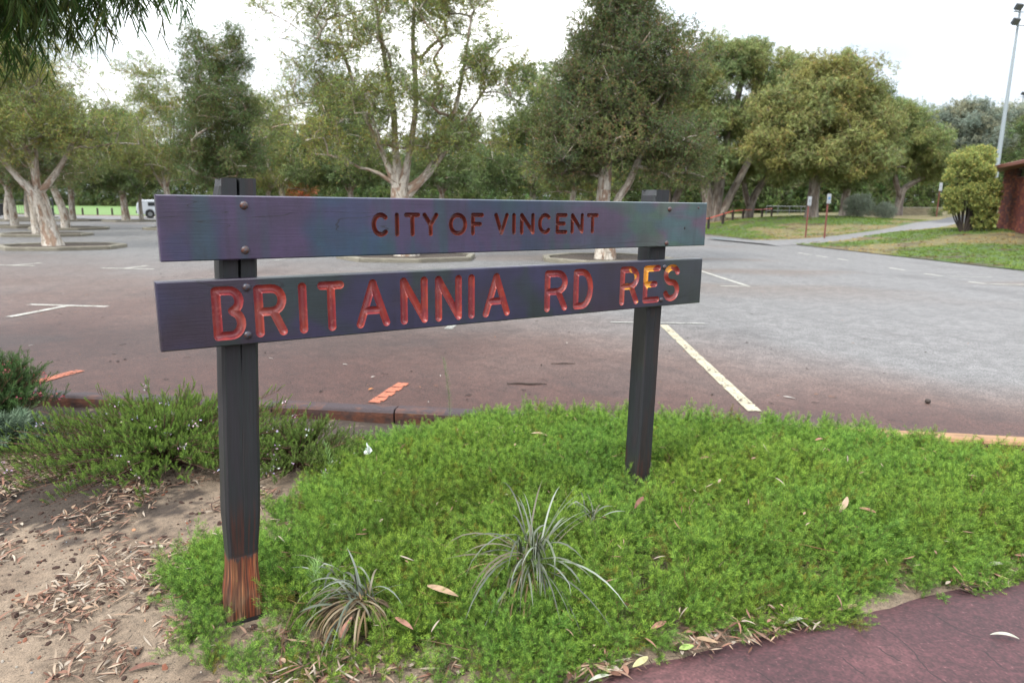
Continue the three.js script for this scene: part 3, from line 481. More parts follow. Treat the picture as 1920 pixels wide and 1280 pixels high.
// a tree: stems are polylines [[x, y, z, r], ...] in metres about its base; lobes are ellipsoids [x, y, z, rx, ry, rz, clumps]
function makeTree(name, label, o) {
  const R = rng(o.seed), y0 = o.y ?? 0, t = thing(name, label, 'tree', [o.x, y0, o.z], 0, o.group);
  const nodes = [], add = (p, parent, r) => { nodes.push({ p, parent, r: r || 0, kids: [], own: r || 0 }); if (parent >= 0) nodes[parent].kids.push(nodes.length - 1); return nodes.length - 1; };
  o.stems.forEach((pl, si) => {
    const cv = new THREE.CatmullRomCurve3(pl.map((q) => V(q[0], q[1], q[2]))), n = Math.max(6, Math.round(cv.getLength() / 0.28)); let last = -1;
    for (let i = 0; i <= n; i++) { const u = i / n, f = u * (pl.length - 1), k = Math.min(pl.length - 2, Math.floor(f)), p = cv.getPoint(u); p.x += 0.05 * (fbm(u * 5, si, 3, o.seed) - 0.5); last = add(p, last, lerp(pl[k][3], pl[k + 1][3], f - k)); }
  });
  const stemCount = nodes.length;
  // clump centres
  const clumps = [];
  for (const [x, y, z, rx_, ry, rz, n] of o.lobes) for (let k = 0; k < n; k++) { const d = rdir(R), q = Math.pow(R(), 0.42) * (0.62 + 0.8 * fbm(d.x * 2.2 + x + o.seed, d.y * 2.2 + d.z * 1.7 + y, 3, o.seed)); clumps.push(V(x + d.x * rx_ * q, y + d.y * ry * q, z + d.z * rz * q)); }
  clumps.sort((a, b) => a.lengthSq() - b.lengthSq());
  for (const c of clumps) {
    let best = 0, bd = 1e9; for (let i = 0; i < nodes.length; i++) { const p = nodes[i].p, d = p.distanceTo(c) * (p.y > c.y + 0.15 ? 1.6 : 1) + (p.y < (o.fork ?? 1.2) ? 3 : 0); if (d < bd) { bd = d; best = i; } }
    const a = nodes[best].p, L = a.distanceTo(c), n = Math.max(2, Math.round(L / 0.35)), mid = a.clone().lerp(c, 0.5).add(V((R() - 0.5) * 0.25 * L, 0.12 * L * (o.lift ?? 1), (R() - 0.5) * 0.25 * L)); let last = best;
    for (let i = 1; i <= n; i++) { const u = i / n; last = add(a.clone().multiplyScalar((1 - u) ** 2).addScaledVector(mid, 2 * u * (1 - u)).addScaledVector(c, u * u), last); }
  }
  const tw = o.twig ?? 0.013;
  for (let i = nodes.length - 1; i >= 0; i--) { const nd = nodes[i]; let r = tw; if (nd.kids.length) { let s = 0; for (const k of nd.kids) s += Math.pow(nodes[k].r, 2.5); r = Math.pow(s, 1 / 2.5) * 1.01; } nd.r = i < stemCount ? Math.max(nd.own, Math.min(r, nd.own * 1.15)) : Math.min(r, o.limb ?? 0.12); }
  const tubes = [], seen = new Uint8Array(nodes.length);
  const chain = (start, from) => {
    const pts = [], rad = []; if (from >= 0) { pts.push(nodes[from].p); rad.push(Math.min(nodes[from].r, nodes[start].r * 1.15)); }
    let i = start; for (;;) { seen[i] = 1; pts.push(nodes[i].p); rad.push(nodes[i].r); let b = -1; for (const k of nodes[i].kids) if (!seen[k] && (b < 0 || nodes[k].r > nodes[b].r)) b = k; if (b < 0) break; i = b; }
    if (pts.length > 1) tubes.push(tube(pts, rad, rad[0] > 0.12 ? 12 : rad[0] > 0.04 ? 7 : 4, rad[0] > 0.06 ? 0.16 : 0, (o.seed + start) % 97, false));
  };
  nodes.forEach((nd, i) => { if (nd.parent < 0) chain(i, -1); }); nodes.forEach((nd, i) => { if (!seen[i]) chain(i, nd.parent); });
  part('trunk', mergeGeometries(tubes), BARK[o.bark], t);
  // foliage
  const sets = SPRAY[o.leaf], lists = sets.map(() => []);
  const base = o.tint || [1, 1, 1];
  for (const c of clumps) {
    const cr = o.clump * (0.65 + 0.7 * R()), hue = R(), dens = Math.round(o.sprays * (0.5 + R()));
    for (let k = 0; k < dens; k++) {
      const d = rdir(R), q = Math.pow(R(), 0.5), p = c.clone().addScaledVector(V(d.x, d.y * 0.75, d.z), cr * q);
      const dir = d.clone().multiplyScalar(0.8).add(rdir(R).multiplyScalar(0.5)).add(V(0, o.droop ? -o.droop : 0.35, 0)).normalize(), w = 0.78 + 0.44 * R();
      lists[(k + Math.floor(hue * 9)) % sets.length].push({ p, q: aim(dir, R() * 6.28), s: (o.scale ?? 1) * (0.75 + 0.5 * R()), c: lin(base[0] * w * lerp(0.9, 1.16, hue), base[1] * w, base[2] * w * lerp(1.1, 0.85, hue)) });
    }
  }
  lists.forEach((l, k) => { if (l.length) instanced('crown', sets[k], leafMat, l, t); });
  return t;
}
const islandStone = [0, 1, 2].map((k) => std({ map: concreteMap, color: lin(0.5 - 0.05 * k, 0.465 - 0.05 * k, 0.38 - 0.04 * k), roughness: 0.9, bumpMap: concreteMap, bumpScale: 0.004 }));
const islandSoil = std({ map: soilMap, color: lin(0.16, 0.115, 0.085), roughness: 1, bumpMap: soilBump, bumpScale: 0.02 });
function treeIsland(x, z, label, s = 1, turn = 0, detail = true) {
  const t = thing('tree_island', label, 'kerb island', [x, 0, z], turn, 'kerbed tree islands in the car park'), P = [[-1.75, 0.15], [-1.05, 1.25], [0.35, 1.4], [1.55, 0.85], [1.7, -0.4], [0.9, -1.4], [-0.5, -1.45], [-1.5, -0.7]].map(([a, b]) => [a * s, b * s]), R = rng(Math.round(x * 31 + z * 7) + 900);
  const sh = new THREE.Shape(P.map(([a, b]) => new THREE.Vector2(a * 0.9, -b * 0.9))); const sg = new THREE.ShapeGeometry(sh).rotateX(-Math.PI / 2).translate(0, 0.07, 0); part('soil', sg, islandSoil, t);
  for (let i = 0; i < P.length; i++) { const a = P[i], b = P[(i + 1) % P.length], L = Math.hypot(b[0] - a[0], b[1] - a[1]), m = part('kerb_block', new RoundedBoxGeometry(L + 0.04, 0.17, 0.17, 2, 0.035), islandStone[i % 3], t); m.position.set((a[0] + b[0]) / 2, 0.03 + (R() - 0.5) * 0.02, (a[1] + b[1]) / 2); m.rotation.y = -Math.atan2(b[1] - a[1], b[0] - a[0]) + (R() - 0.5) * 0.03; }
  return t;
}

// ================================================================ TREES
const CP = 'paperbark trees in the car park';
treeIsland(-13.9, -21.2, 'cream concrete kerb island around the large forked paperbark at left', 0.95, 0.25);
makeTree('paperbark_tree', 'large forked paperbark with cream trunk at left of the sign', { seed: 11, x: -14.35, z: -21.3, bark: 'paper', leaf: 'paper', clump: 0.44, sprays: 21, fork: 1.7, limb: 0.13, group: CP,
  stems: [[[0.1, -0.1, 0, 0.357], [0.02, 0.4, 0, 0.238], [-0.1, 1.2, 0, 0.221], [-0.22, 1.75, 0, 0.200]], [[-0.25, 1.6, 0, 0.136], [-0.75, 2.2, 0.1, 0.093], [-1.25, 3, 0.1, 0.074], [-1.6, 4.3, 0, 0.050]], [[-0.2, 1.6, -0.05, 0.128], [-0.4, 2.4, -0.2, 0.087], [-0.65, 3.4, -0.3, 0.068], [-0.4, 5.2, -0.3, 0.043], [-0.1, 6.4, -0.4, 0.025]], [[-0.15, 1.65, 0, 0.104], [0.35, 2.1, 0.05, 0.096], [0.95, 2.9, 0.1, 0.056], [1.5, 4, 0.1, 0.037]], [[-0.15, 1.7, 0.05, 0.080], [0, 2.6, 0.2, 0.056], [0.3, 4.2, 0.2, 0.037], [0.6, 5.8, 0.1, 0.025]]],
  lobes: [[-0.3, 3.4, 1.1, 1.5, 0.6, 0.6, 20], [1.2, 3.3, 0.9, 1.0, 0.6, 0.5, 14], [-1.6, 3.3, 0.9, 1.0, 0.5, 0.5, 14], [0, 5, 0.9, 1.5, 0.8, 0.6, 18], [-1.9, 3.9, 0, 1.5, 1.2, 1.6, 42], [0.2, 3.9, 0.2, 1.9, 1.1, 1.8, 52], [1.9, 3.7, 0, 1.3, 1.0, 1.4, 30], [0.6, 5.6, 0, 2.2, 1.2, 1.6, 26], [-1.4, 5.6, 0, 1.4, 1.1, 1.4, 18]] });
treeIsland(-2.9, -18.9, 'cream concrete kerb island under the open paperbark behind the sign', 1.05, 0.1);
makeTree('paperbark_tree', 'tall open paperbark with many pale stems behind the middle of the sign', { seed: 12, x: -2.95, z: -18.9, bark: 'paper', leaf: 'paper', clump: 0.43, sprays: 22, fork: 1.9, limb: 0.11, group: CP,
  stems: [[[0, -0.1, 0, 0.391], [0, 0.5, 0, 0.289], [-0.08, 1.3, 0, 0.281], [-0.12, 2, 0, 0.240]], [[-0.2, 1.9, 0, 0.136], [-0.5, 2.6, 0, 0.081], [-0.95, 3.6, 0, 0.062], [-1.5, 5.2, 0.1, 0.037]], [[-0.15, 1.9, 0, 0.160], [-0.25, 2.8, -0.1, 0.099], [-0.3, 4, -0.2, 0.081], [-0.55, 5.6, -0.2, 0.056], [-0.8, 7.3, -0.2, 0.031]], [[-0.05, 1.9, 0.05, 0.144], [0.15, 2.7, 0.1, 0.087], [0.35, 4, 0.1, 0.068], [0.3, 5.8, 0.1, 0.050], [0.5, 7.6, 0, 0.025]], [[0.05, 1.85, 0, 0.120], [0.5, 2.2, 0, 0.081], [1, 2.9, 0.1, 0.068], [1.5, 4.3, 0.2, 0.050], [1.8, 6.2, 0.1, 0.031]], [[-0.2, 1.95, 0.1, 0.072], [-0.75, 2.3, 0.25, 0.043], [-1.3, 2.45, 0.3, 0.031], [-1.7, 2.9, 0.4, 0.019]], [[0.1, 1.7, 0.05, 0.104], [0.75, 2.35, 0.1, 0.068], [1.25, 3.1, 0.1, 0.050], [2.3, 4.6, 0.1, 0.025]]],
  lobes: [[-0.6, 4.0, 0.9, 1.3, 0.7, 0.6, 18], [0.9, 4.6, 0.9, 1.2, 0.9, 0.6, 14], [-0.9, 5.6, 0.8, 1.2, 0.9, 0.6, 12], [0.2, 6.4, 0.9, 1.4, 0.9, 0.6, 14], [0.3, 3.0, 0.8, 1.0, 0.5, 0.5, 12], [-2.2, 6.2, 0, 1.4, 1.3, 1.4, 30], [-0.4, 7.0, 0, 1.9, 1.4, 1.6, 38], [1.8, 6.5, 0, 1.5, 1.5, 1.5, 40], [2.3, 4.9, 0.1, 1.0, 1.0, 1.2, 26], [-2.6, 4.5, 0, 1.1, 1.1, 1.2, 24], [-0.3, 4.7, 0, 1.7, 1.3, 1.3, 26], [-1.9, 3.0, 0.2, 1.4, 0.8, 1.2, 24], [1.5, 3.3, 0, 1.5, 0.8, 1.2, 26], [0.6, 8.2, 0, 2.4, 0.9, 1.5, 20]] });
treeIsland(2.55, -18.9, 'cream concrete kerb island under the dense dark paperbark right of middle', 1.0, 0.3);
makeTree('paperbark_tree', 'dense dark paperbark with rusty leaf tips behind the right half of the sign', { seed: 13, x: 2.5, z: -18.6, bark: 'paper', leaf: 'dense', clump: 0.42, sprays: 31, fork: 1.7, limb: 0.1, group: CP,
  stems: [[[0, -0.1, 0, 0.32], [-0.02, 0.5, 0, 0.23], [-0.1, 1.4, 0, 0.19], [-0.1, 2.2, 0, 0.17], [0, 3.6, 0, 0.12], [0.1, 5.6, 0, 0.06]], [[0.0, 0.9, 0, 0.12], [0.25, 1.6, 0.05, 0.11], [0.55, 2.1, 0.1, 0.1], [0.9, 3.0, 0.1, 0.08], [1.4, 4.2, 0, 0.05]]],
  lobes: [[0, 6.2, 0, 1.3, 1.3, 1.3, 70], [0.2, 4.9, 0, 1.75, 1.3, 1.7, 110], [0.0, 3.5, 0, 1.9, 1.1, 1.9, 120], [1.5, 2.9, 0.1, 1.3, 0.75, 1.3, 46], [-1.1, 2.9, 0.1, 1.0, 0.7, 1.1, 36], [1.5, 5.0, 0, 0.9, 1.0, 0.9, 24]] });
treeIsland(-11.6, -27.6, 'kerb island under the dense upright tree beside the left end of the sign', 0.95, 0.2);
makeTree('paperbark_tree', 'dense upright dark tree rising above the left post of the sign', { seed: 14, x: -11.5, z: -27.4, bark: 'paper', leaf: 'dense', clump: 0.42, sprays: 30, fork: 1.7, limb: 0.09, group: CP, tint: [0.95, 1.02, 0.9],
  stems: [[[0, -0.1, 0, 0.26], [0, 1.2, 0, 0.18], [0, 2.6, 0, 0.14], [0.1, 4.6, 0, 0.09], [0.2, 6.8, 0, 0.04]]],
  lobes: [[0.1, 6.2, 0, 1.25, 1.25, 1.2, 62], [0.1, 4.6, 0, 1.75, 1.4, 1.6, 100], [0.0, 3.1, 0, 1.7, 0.95, 1.6, 84], [-0.6, 7.3, 0, 0.5, 0.6, 0.5, 9], [0.9, 7.4, 0, 0.5, 0.7, 0.5, 9]] });
// second row of paperbarks: [x, z, seed, height, crown radius, trunk radius, leaf, lean, label, kerbed]
[[-22.3, -34.3, 21, 8.2, 2.6, 0.27, 'paper', 0.5, 'leaning white paperbark trunk just behind the large forked paperbark', 1], [-30.3, -47.6, 22, 8.5, 2.7, 0.3, 'paper', -0.1, 'straight white paperbark in the third row, right of the leaning trunk', 1], [-33.6, -46, 23, 8.4, 2.8, 0.26, 'paper', -0.4, 'white paperbark at the far left edge near the steel fence', 1], [-37.2, -53, 24, 8, 2.6, 0.22, 'olive', -0.2, 'slim paperbark in front of the steel fence', 1], [-26.8, -47.8, 25, 7.4, 2.8, 0.34, 'olive', 0.1, 'broad low paperbark standing just left of the white car', 1], [-27.4, -51, 26, 8.5, 2.2, 0.2, 'paper', 0, 'slim pale trunk directly beside the white car', 0],
  [-17.8, -36, 27, 8.8, 2.3, 0.24, 'paper', 0.2, 'tall grey green paperbark left of the dense upright tree', 1], [-8.6, -37, 28, 8.2, 3.0, 0.26, 'olive', 0.1, 'dark paperbark filling the gap behind the left half of the sign', 1], [-4.8, -46, 29, 8.6, 3.2, 0.28, 'olive', -0.1, 'far dark paperbark seen through the open paperbark', 1], [1.0, -34, 30, 8.2, 2.9, 0.26, 'olive', 0.1, 'dark paperbark between the open and the dense paperbarks', 1], [2.4, -29.5, 31, 7.2, 2.0, 0.2, 'paper', -0.2, 'pale green paperbark just left of the dense dark one', 1], [-19.5, -28.2, 32, 8.0, 2.5, 0.24, 'dense', 0.1, 'shaded paperbark crown between the forked tree and the upright tree', 1], [6.4, -43, 33, 8.5, 3.1, 0.26, 'olive', 0, 'dark tree behind the dense paperbark near the rail fence', 1], [-12.9, -39, 35, 7.6, 2.6, 0.26, 'paper', 0.1, 'grey green paperbark in the gap right of the dense upright tree', 1], [-16.2, -46, 36, 8.2, 2.9, 0.26, 'olive', 0, 'far dark paperbark behind the dense upright tree', 0], [-26, -36, 34, 9.0, 2.9, 0.26, 'olive', 0.2, 'tall dark crown behind the top of the forked paperbark', 1],
].forEach(([x, z, seed, H, cr, tr, leaf, lean, label, kerbed]) => {
  tr *= 0.66; const R = rng(seed * 13), st = [[[0.03, -0.1, 0, tr * 1.25], [lean * 0.1, 0.7, 0, tr], [-lean * 0.7, 2.1, 0, tr * 0.85], [-lean, 2.9, 0, tr * 0.65]]];
  for (let k = 0; k < 4; k++) { const a = k * 1.57 + R(), e = cr * 0.45; st.push([[-lean * 0.75, 1.9 + 0.2 * R(), 0, tr * 0.5], [-lean + Math.cos(a) * e * 0.5, 3, Math.sin(a) * e * 0.5, tr * 0.4], [-lean + Math.cos(a) * e, H * 0.62, Math.sin(a) * e, tr * 0.22]]); }
  if (kerbed) treeIsland(x + 0.3, z, 'low kerb round the foot of the ' + label.replace(/ (standing|rising|filling|seen|just|between|behind|at|in|near|left|right).*$/, '') + { 21: ' that leans', 22: ' in the third row', 23: ' at far left edge', 24: ' before the fence', 25: ' near the car', 27: ' left of the upright tree', 28: ' filling the gap', 29: ' farthest back', 30: ' behind the sign centre', 31: '', 32: ' in shade', 33: ' near the rail', 34: ' behind the forked tree', 35: ' by the sign' }[seed], 0.95, R());
  makeTree('paperbark_tree', label, { seed, x, z, bark: 'paper', leaf, clump: 0.52, sprays: 16, fork: 1.9, limb: 0.09, scale: 1.35, group: CP, stems: st,
    lobes: [[-lean, H * 0.45, 0, cr, H * 0.17, cr, 60], [-lean + 0.3, H * 0.66, 0, cr * 0.85, H * 0.17, cr * 0.85, 54], [-lean - 0.3, H * 0.86, 0, cr * 0.55, H * 0.13, cr * 0.55, 24], [-lean + cr * 0.5, H * 0.36, 0.3, cr * 0.55, H * 0.1, cr * 0.55, 20], [-lean - cr * 0.5, H * 0.36, 0, cr * 0.55, H * 0.1, cr * 0.55, 20]] });
});
// gums on the bank
const GB = 'gum trees on the grass bank';
function gum(label, x, z, seed, stems, lobes, o = {}) { return makeTree('gum_tree', label, { seed, x, z, y: bankH(x, z), bark: 'gum', leaf: 'gum', clump: 0.68, sprays: 24, fork: 2, limb: 0.16, scale: 1.55, twig: 0.02, droop: 0.15, group: GB, stems, lobes, ...o }); }
gum('tallest gum with several pale trunks right of the dense paperbark', 14.4, -50, 41, [[[0, -0.1, 0, 0.62], [0.1, 1.5, 0, 0.46], [0.35, 4, 0, 0.38], [0.9, 7, 0, 0.28], [1.4, 10, 0, 0.16]], [[-0.3, -0.1, 0.2, 0.45], [-0.6, 1.8, 0.2, 0.38], [-1.2, 4.5, 0, 0.3], [-1.8, 8, 0, 0.18]], [[0.5, 0.4, 0.1, 0.3], [1.4, 2.6, 0.2, 0.26], [3.2, 6.4, 0.2, 0.18], [4.2, 8.6, 0, 0.1]]],
  [[0.6, 11.0, 0, 3.2, 1.5, 2.6, 84], [-1.6, 9.0, 0, 2.4, 1.8, 2.4, 70], [3.8, 9.5, 0, 2.2, 1.5, 2.2, 60], [-0.2, 6.8, 0, 2.6, 1.4, 2.4, 60], [-1.0, 4.6, 0.5, 1.9, 1.3, 1.8, 40], [2.4, 7.2, 0, 2.0, 1.2, 2, 36]]);
gum('second gum with grey trunks beside the tallest gum, nearer the rail', 11.3, -51.5, 42, [[[0, -0.1, 0, 0.5], [-0.1, 2, 0, 0.42], [-0.3, 5, 0, 0.3], [-0.4, 8, 0, 0.16]], [[0.2, 0, 0, 0.3], [0.8, 2.2, 0, 0.25], [1.6, 4.8, 0, 0.15]]],
  [[-0.6, 8.8, 0, 2.6, 1.7, 2.4, 70], [-0.6, 6.2, 0, 2.8, 1.5, 2.4, 66], [0.6, 4.2, 0.6, 1.8, 1.0, 1.6, 34]]);
gum('slender leaning gum between the tallest gum and the broad gum', 18.3, -54, 43, [[[0, -0.1, 0, 0.36], [0.15, 1.2, 0, 0.3], [0.8, 2.6, 0, 0.22], [2, 4, 0, 0.14]], [[0, 0.9, 0, 0.24], [-0.5, 2.4, 0, 0.2], [-0.9, 4.6, 0, 0.12]]],
  [[0.8, 5.6, 0, 2.8, 1.7, 2.4, 70], [-1.2, 4.4, 0, 1.8, 1.3, 1.8, 40], [2.0, 3.8, 0, 1.6, 1.0, 1.6, 30]]);
gum('broad rusty green gum with a straight grey trunk on the grass mound', 18.45, -43, 44, [[[0, -0.1, 0, 0.46], [0, 0.6, 0, 0.36], [0.02, 2.2, 0, 0.33], [0.05, 3.6, 0, 0.26], [-0.1, 6, 0, 0.16], [0, 8, 0, 0.08]], [[0.05, 1.9, 0, 0.2], [0.8, 2.8, 0.1, 0.16], [1.9, 4.0, 0.2, 0.12], [2.8, 5.6, 0.1, 0.06]], [[0, 2.4, 0, 0.18], [-0.9, 3.4, 0, 0.14], [-2.2, 4.8, 0, 0.09]]],
  [[1.6, 7.9, 0, 1.7, 1.3, 1.8, 44], [-1.9, 6.6, 0.3, 1.6, 1.3, 1.6, 40], [3.2, 5.8, 0, 1.5, 1.2, 1.6, 36], [-0.2, 7.9, 0, 2.2, 1.5, 2.2, 66], [0.3, 5.6, 0, 3.6, 1.6, 3.0, 120], [-2.4, 4.2, 0, 2.2, 1.5, 2.2, 64], [2.4, 4.0, 0.2, 2.2, 1.4, 2.2, 64], [0.0, 3.4, 0.8, 2.8, 0.9, 2.0, 50]], { tint: [1.07, 0.96, 0.9], sprays: 24 });
gum('low spreading gum with a forked pale trunk behind the grey path', 33.2, -60, 45, [[[0, -0.1, 0, 0.4], [0, 1.2, 0, 0.32], [0.2, 2.2, 0, 0.26], [1.2, 2.9, 0, 0.2], [3.0, 3.8, 0, 0.12]], [[0, 1.6, 0, 0.24], [-0.6, 3.2, 0, 0.2], [-0.9, 5.6, 0, 0.1]]],
  [[-0.6, 8.0, 0, 2.6, 1.5, 2.4, 76], [0.4, 6.0, 0, 3.6, 1.6, 3, 100], [2.2, 4.4, 0, 2.2, 1.2, 2.2, 54], [-2.4, 4.6, 0, 2.2, 1.4, 2.2, 56]], { tint: [0.92, 0.95, 0.95] });
gum('dark gum behind the broad gum, crown meeting its right side', 27.5, -58, 46, [[[0, -0.1, 0, 0.36], [0.1, 2.4, 0, 0.28], [0, 6, 0, 0.15]]], [[-1.8, 9.0, 0, 1.6, 1.3, 1.6, 40], [1.4, 9.2, 0, 1.8, 1.2, 1.6, 40], [0, 8.2, 0, 2.8, 1.6, 2.6, 70], [0.4, 6, 0, 3.0, 1.6, 2.6, 84], [-0.4, 3.6, 0.5, 2.6, 1.3, 2.2, 60]], { leaf: 'olive' });
[[58, -92, 47, 'hazy grey green gum far behind the yellow green shrub'], [66.5, -96, 48, 'farthest grey green gum showing beside the tall light pole'], [50.5, -94, 49, 'grey green gum rising behind the low spreading gum']].forEach(([x, z, seed, label]) => gum(label, x, z, seed, [[[0, -0.1, 0, 0.5], [0, 4, 0, 0.4], [0.4, 9, 0, 0.2]]], [[0, 11.8, 0, 3.6, 1.8, 3, 60], [1, 8.6, 0, 4.4, 2.0, 3.4, 80], [-1, 5.2, 0, 4.6, 2.2, 3.4, 80]], { leaf: 'blue', scale: 2.4, clump: 1.3, sprays: 22 }));  // haze on these far gums is painted in their leaf colour
gum('dark gum at the right edge above the brick building roof', 62, -84, 50, [[[0, -0.1, 0, 0.4], [0, 4, 0, 0.3], [0, 8, 0, 0.15]]], [[0, 9.0, 0, 2.8, 2.2, 2.4, 60], [0.5, 5.6, 0, 3.4, 2.2, 2.6, 70]], { leaf: 'olive', scale: 2.2, clump: 1.1, sprays: 22 });
makeTree('young_tree', 'small rust coloured young tree just above the top board', { seed: 60, x: -13.6, z: -45, bark: 'dark', leaf: 'rust', clump: 0.4, sprays: 24, fork: 0.6, stems: [[[0, -0.1, 0, 0.06], [0, 1, 0, 0.05], [0, 2, 0, 0.03]]], lobes: [[0, 1.9, 0, 0.7, 0.6, 0.7, 16], [-0.3, 2.7, 0, 0.25, 0.5, 0.25, 6]] });
// far woods beyond: one dark mass
{
  const t = thing('distant_woodland', 'dark mass of far trees and scrub along the skyline', 'woodland', [0, 0, 0], 0, null, 'stuff'), R = rng(77), lists = [[], [], []];
  const belt = (x0, z0, x1, z1, n, h, d) => { for (let k = 0; k < n; k++) { const u = R(), x = lerp(x0, x1, u) + gauss(R) * d, z = lerp(z0, z1, u) + gauss(R) * d, top = h * (0.65 + 0.6 * fbm(x * 0.12, z * 0.12, 3, 78)), y = bankH(x, z) + Math.pow(R(), 1.25) * top; lists[k % 3].push({ p: V(x, y, z), q: aim(rdir(R).add(V(0, 0.4, 0)).normalize(), R() * 6.28), s: 2.6 + 2 * R(), c: lin(0.75 + 0.4 * R(), 0.75 + 0.35 * R(), 0.7 + 0.4 * R()) }); } };
  belt(-190, -150, -40, -160, 30000, 14, 4); belt(-60, -150, 8, -86, 14000, 9, 4); belt(8, -72, 46, -84, 8000, 6.5, 2.4); belt(46, -84, 110, -100, 6500, 8, 3);
  lists.forEach((l, k) => instanced('foliage', SPRAY.olive[k], leafMat, l, t));
}
// overhanging weeping tree: trunk stands out of frame to the left
{
  const t = thing('weeping_tree', 'weeping tree with long drooping leaves overhanging the top left corner', 'tree', [-7.6, soilY(-7.6, -5.0), -5.0]), R = rng(81);
  const stems = [tube([V(0, -0.1, 0), V(0.1, 1.6, 0), V(0.5, 2.9, -0.2), V(1.6, 4.0, -0.4), V(3.1, 4.4, -0.5), V(4.6, 4.25, -0.5), V(5.3, 3.95, -0.5)], [0.3, 0.22, 0.18, 0.13, 0.08, 0.04, 0.015], 10, 0.12, 3), tube([V(0.3, 2.3, -0.1), V(0.6, 3.6, 0.3), V(1.6, 4.9, 0.6), V(3.0, 5.3, 0.5)], [0.15, 0.12, 0.08, 0.03], 8, 0.1, 4), tube([V(0.1, 2.0, 0), V(-0.6, 3.8, 0.2), V(-1.4, 5, 0.3)], [0.15, 0.1, 0.03], 8, 0.1, 5)];
  const hang = [1, 2, 3, 4].map((s) => { const r = rng(590 + s), blades = [], st = []; let p = V(0, 0.05, 0); const n = 7; for (let k = 0; k < n; k++) { const q = p.clone().add(V((r() - 0.5) * 0.04, -0.085, (r() - 0.5) * 0.04)); st.push({ a: p, b: q, r: 0.0022, c: [0.10, 0.075, 0.05] }); for (let m = 0; m < 6; m++) { const a = r() * 6.28, d = V(Math.cos(a) * 0.55, -0.75 - 0.3 * r(), Math.sin(a) * 0.55).normalize(), v = 0.65 + 0.7 * r(), y = r() < 0.12 ? [0.26, 0.32, 0.08] : [0.085, 0.145, 0.045]; blades.push({ o: p.clone().lerp(q, r()), d, n: rdir(r), l: 0.085 + 0.06 * r(), w: 0.0085 + 0.004 * r(), c: y.map((x) => x * v), droop: 0.25, seg: true }); } p = q; } return leafGeo(blades, st); });
  const lists = hang.map(() => []), limbs = [];
  for (let k = 0; k < 1500; k++) {
    const X = -8.6 + 6.5 * Math.pow(R(), 0.75), d = -5.45 + gauss(R) * 0.75, low = X < -4 ? 2.80 + 0.1 * (X + 4) : 2.80 + 0.25 * (X + 4) + 0.3 * Math.max(0, X + 2.9);
    const edge = ss(-2.0, -3.3, X); if (R() > 0.35 + 0.65 * edge) continue;
    const y = low + 0.50 + (1.75 - low * 0.1) * R() * R() + 0.22 * (fbm(X * 3, d * 2, 2, 83) - 0.5);
    lists[k % 4].push({ p: V(X + 7.6, y, d + 5.0), q: aim(V(gauss(R) * 0.16, 1, gauss(R) * 0.16).normalize(), R() * 6.28), s: 0.85 + 0.45 * R(), c: lin(0.8 + 0.4 * R(), 0.8 + 0.4 * R(), 0.8 + 0.4 * R()) });
    if (k % 9 === 0) { const bx = clamp(X + 7.6 - 0.5, 0.6, 5.0), by = bx < 1.6 ? lerp(3, 4, (bx - 0.6)) : 4.3; limbs.push(tube([V(bx, by, -0.45), V((bx + X + 7.6) / 2, Math.max(by, y) + 0.15, d / 2 + 2.3), V(X + 7.6, y + 0.03, d + 5.0)], [0.02, 0.012, 0.004], 4, 0, 0, false)); }
  }
  part('trunk', mergeGeometries([...stems, ...limbs]), BARK.dark, t);
  lists.forEach((l, k) => instanced('crown', hang[k], leafMat, l, t));
}

// ================================================================ SHRUBS AND BACKGROUND THINGS
function shrub(name, label, x, z, y, lobes, leaf, o = {}) {
  const t = thing(name, label, 'shrub', [x, y, z], 0, o.group), R = rng(o.seed), sets = SPRAY[leaf], lists = sets.map(() => []), sticks = [];
  for (const [lx, ly, lz, rx_, ry, rz, n] of lobes) {
    const nb = Math.max(3, Math.round(n / 90)); for (let k = 0; k < nb; k++) { const d = rdir(R); sticks.push(tube([V(lx * 0.15, -0.05, lz * 0.15), V(lx * 0.6 + d.x * 0.1, ly * 0.5, lz * 0.6), V(lx + d.x * rx_ * 0.6, ly + d.y * ry * 0.6, lz + d.z * rz * 0.6)], [0.035, 0.025, 0.008], 5, 0, 0, false)); }
    for (let k = 0; k < n; k++) { const d = rdir(R), q = Math.pow(R(), 0.3), lump = 0.86 + 0.3 * fbm(d.x * 3 + lx, d.y * 3 + d.z * 2.3, 3, o.seed), p = V(lx + d.x * rx_ * q * lump, Math.max(0.03, ly + d.y * ry * q * lump), lz + d.z * rz * q * lump), w = 0.8 + 0.4 * R(); lists[k % sets.length].push({ p, q: aim(d.clone().add(rdir(R).multiplyScalar(0.5)).add(V(0, 0.5, 0)).normalize(), R() * 6.28), s: (o.scale ?? 1) * (0.75 + 0.5 * R()), c: lin(w * (o.tint?.[0] ?? 1), w * (o.tint?.[1] ?? 1), w * (o.tint?.[2] ?? 1)) }); }
  }
  part('stems', mergeGeometries(sticks), BARK.dark, t); lists.forEach((l, k) => instanced('foliage', sets[k], leafMat, l, t)); return t;
}
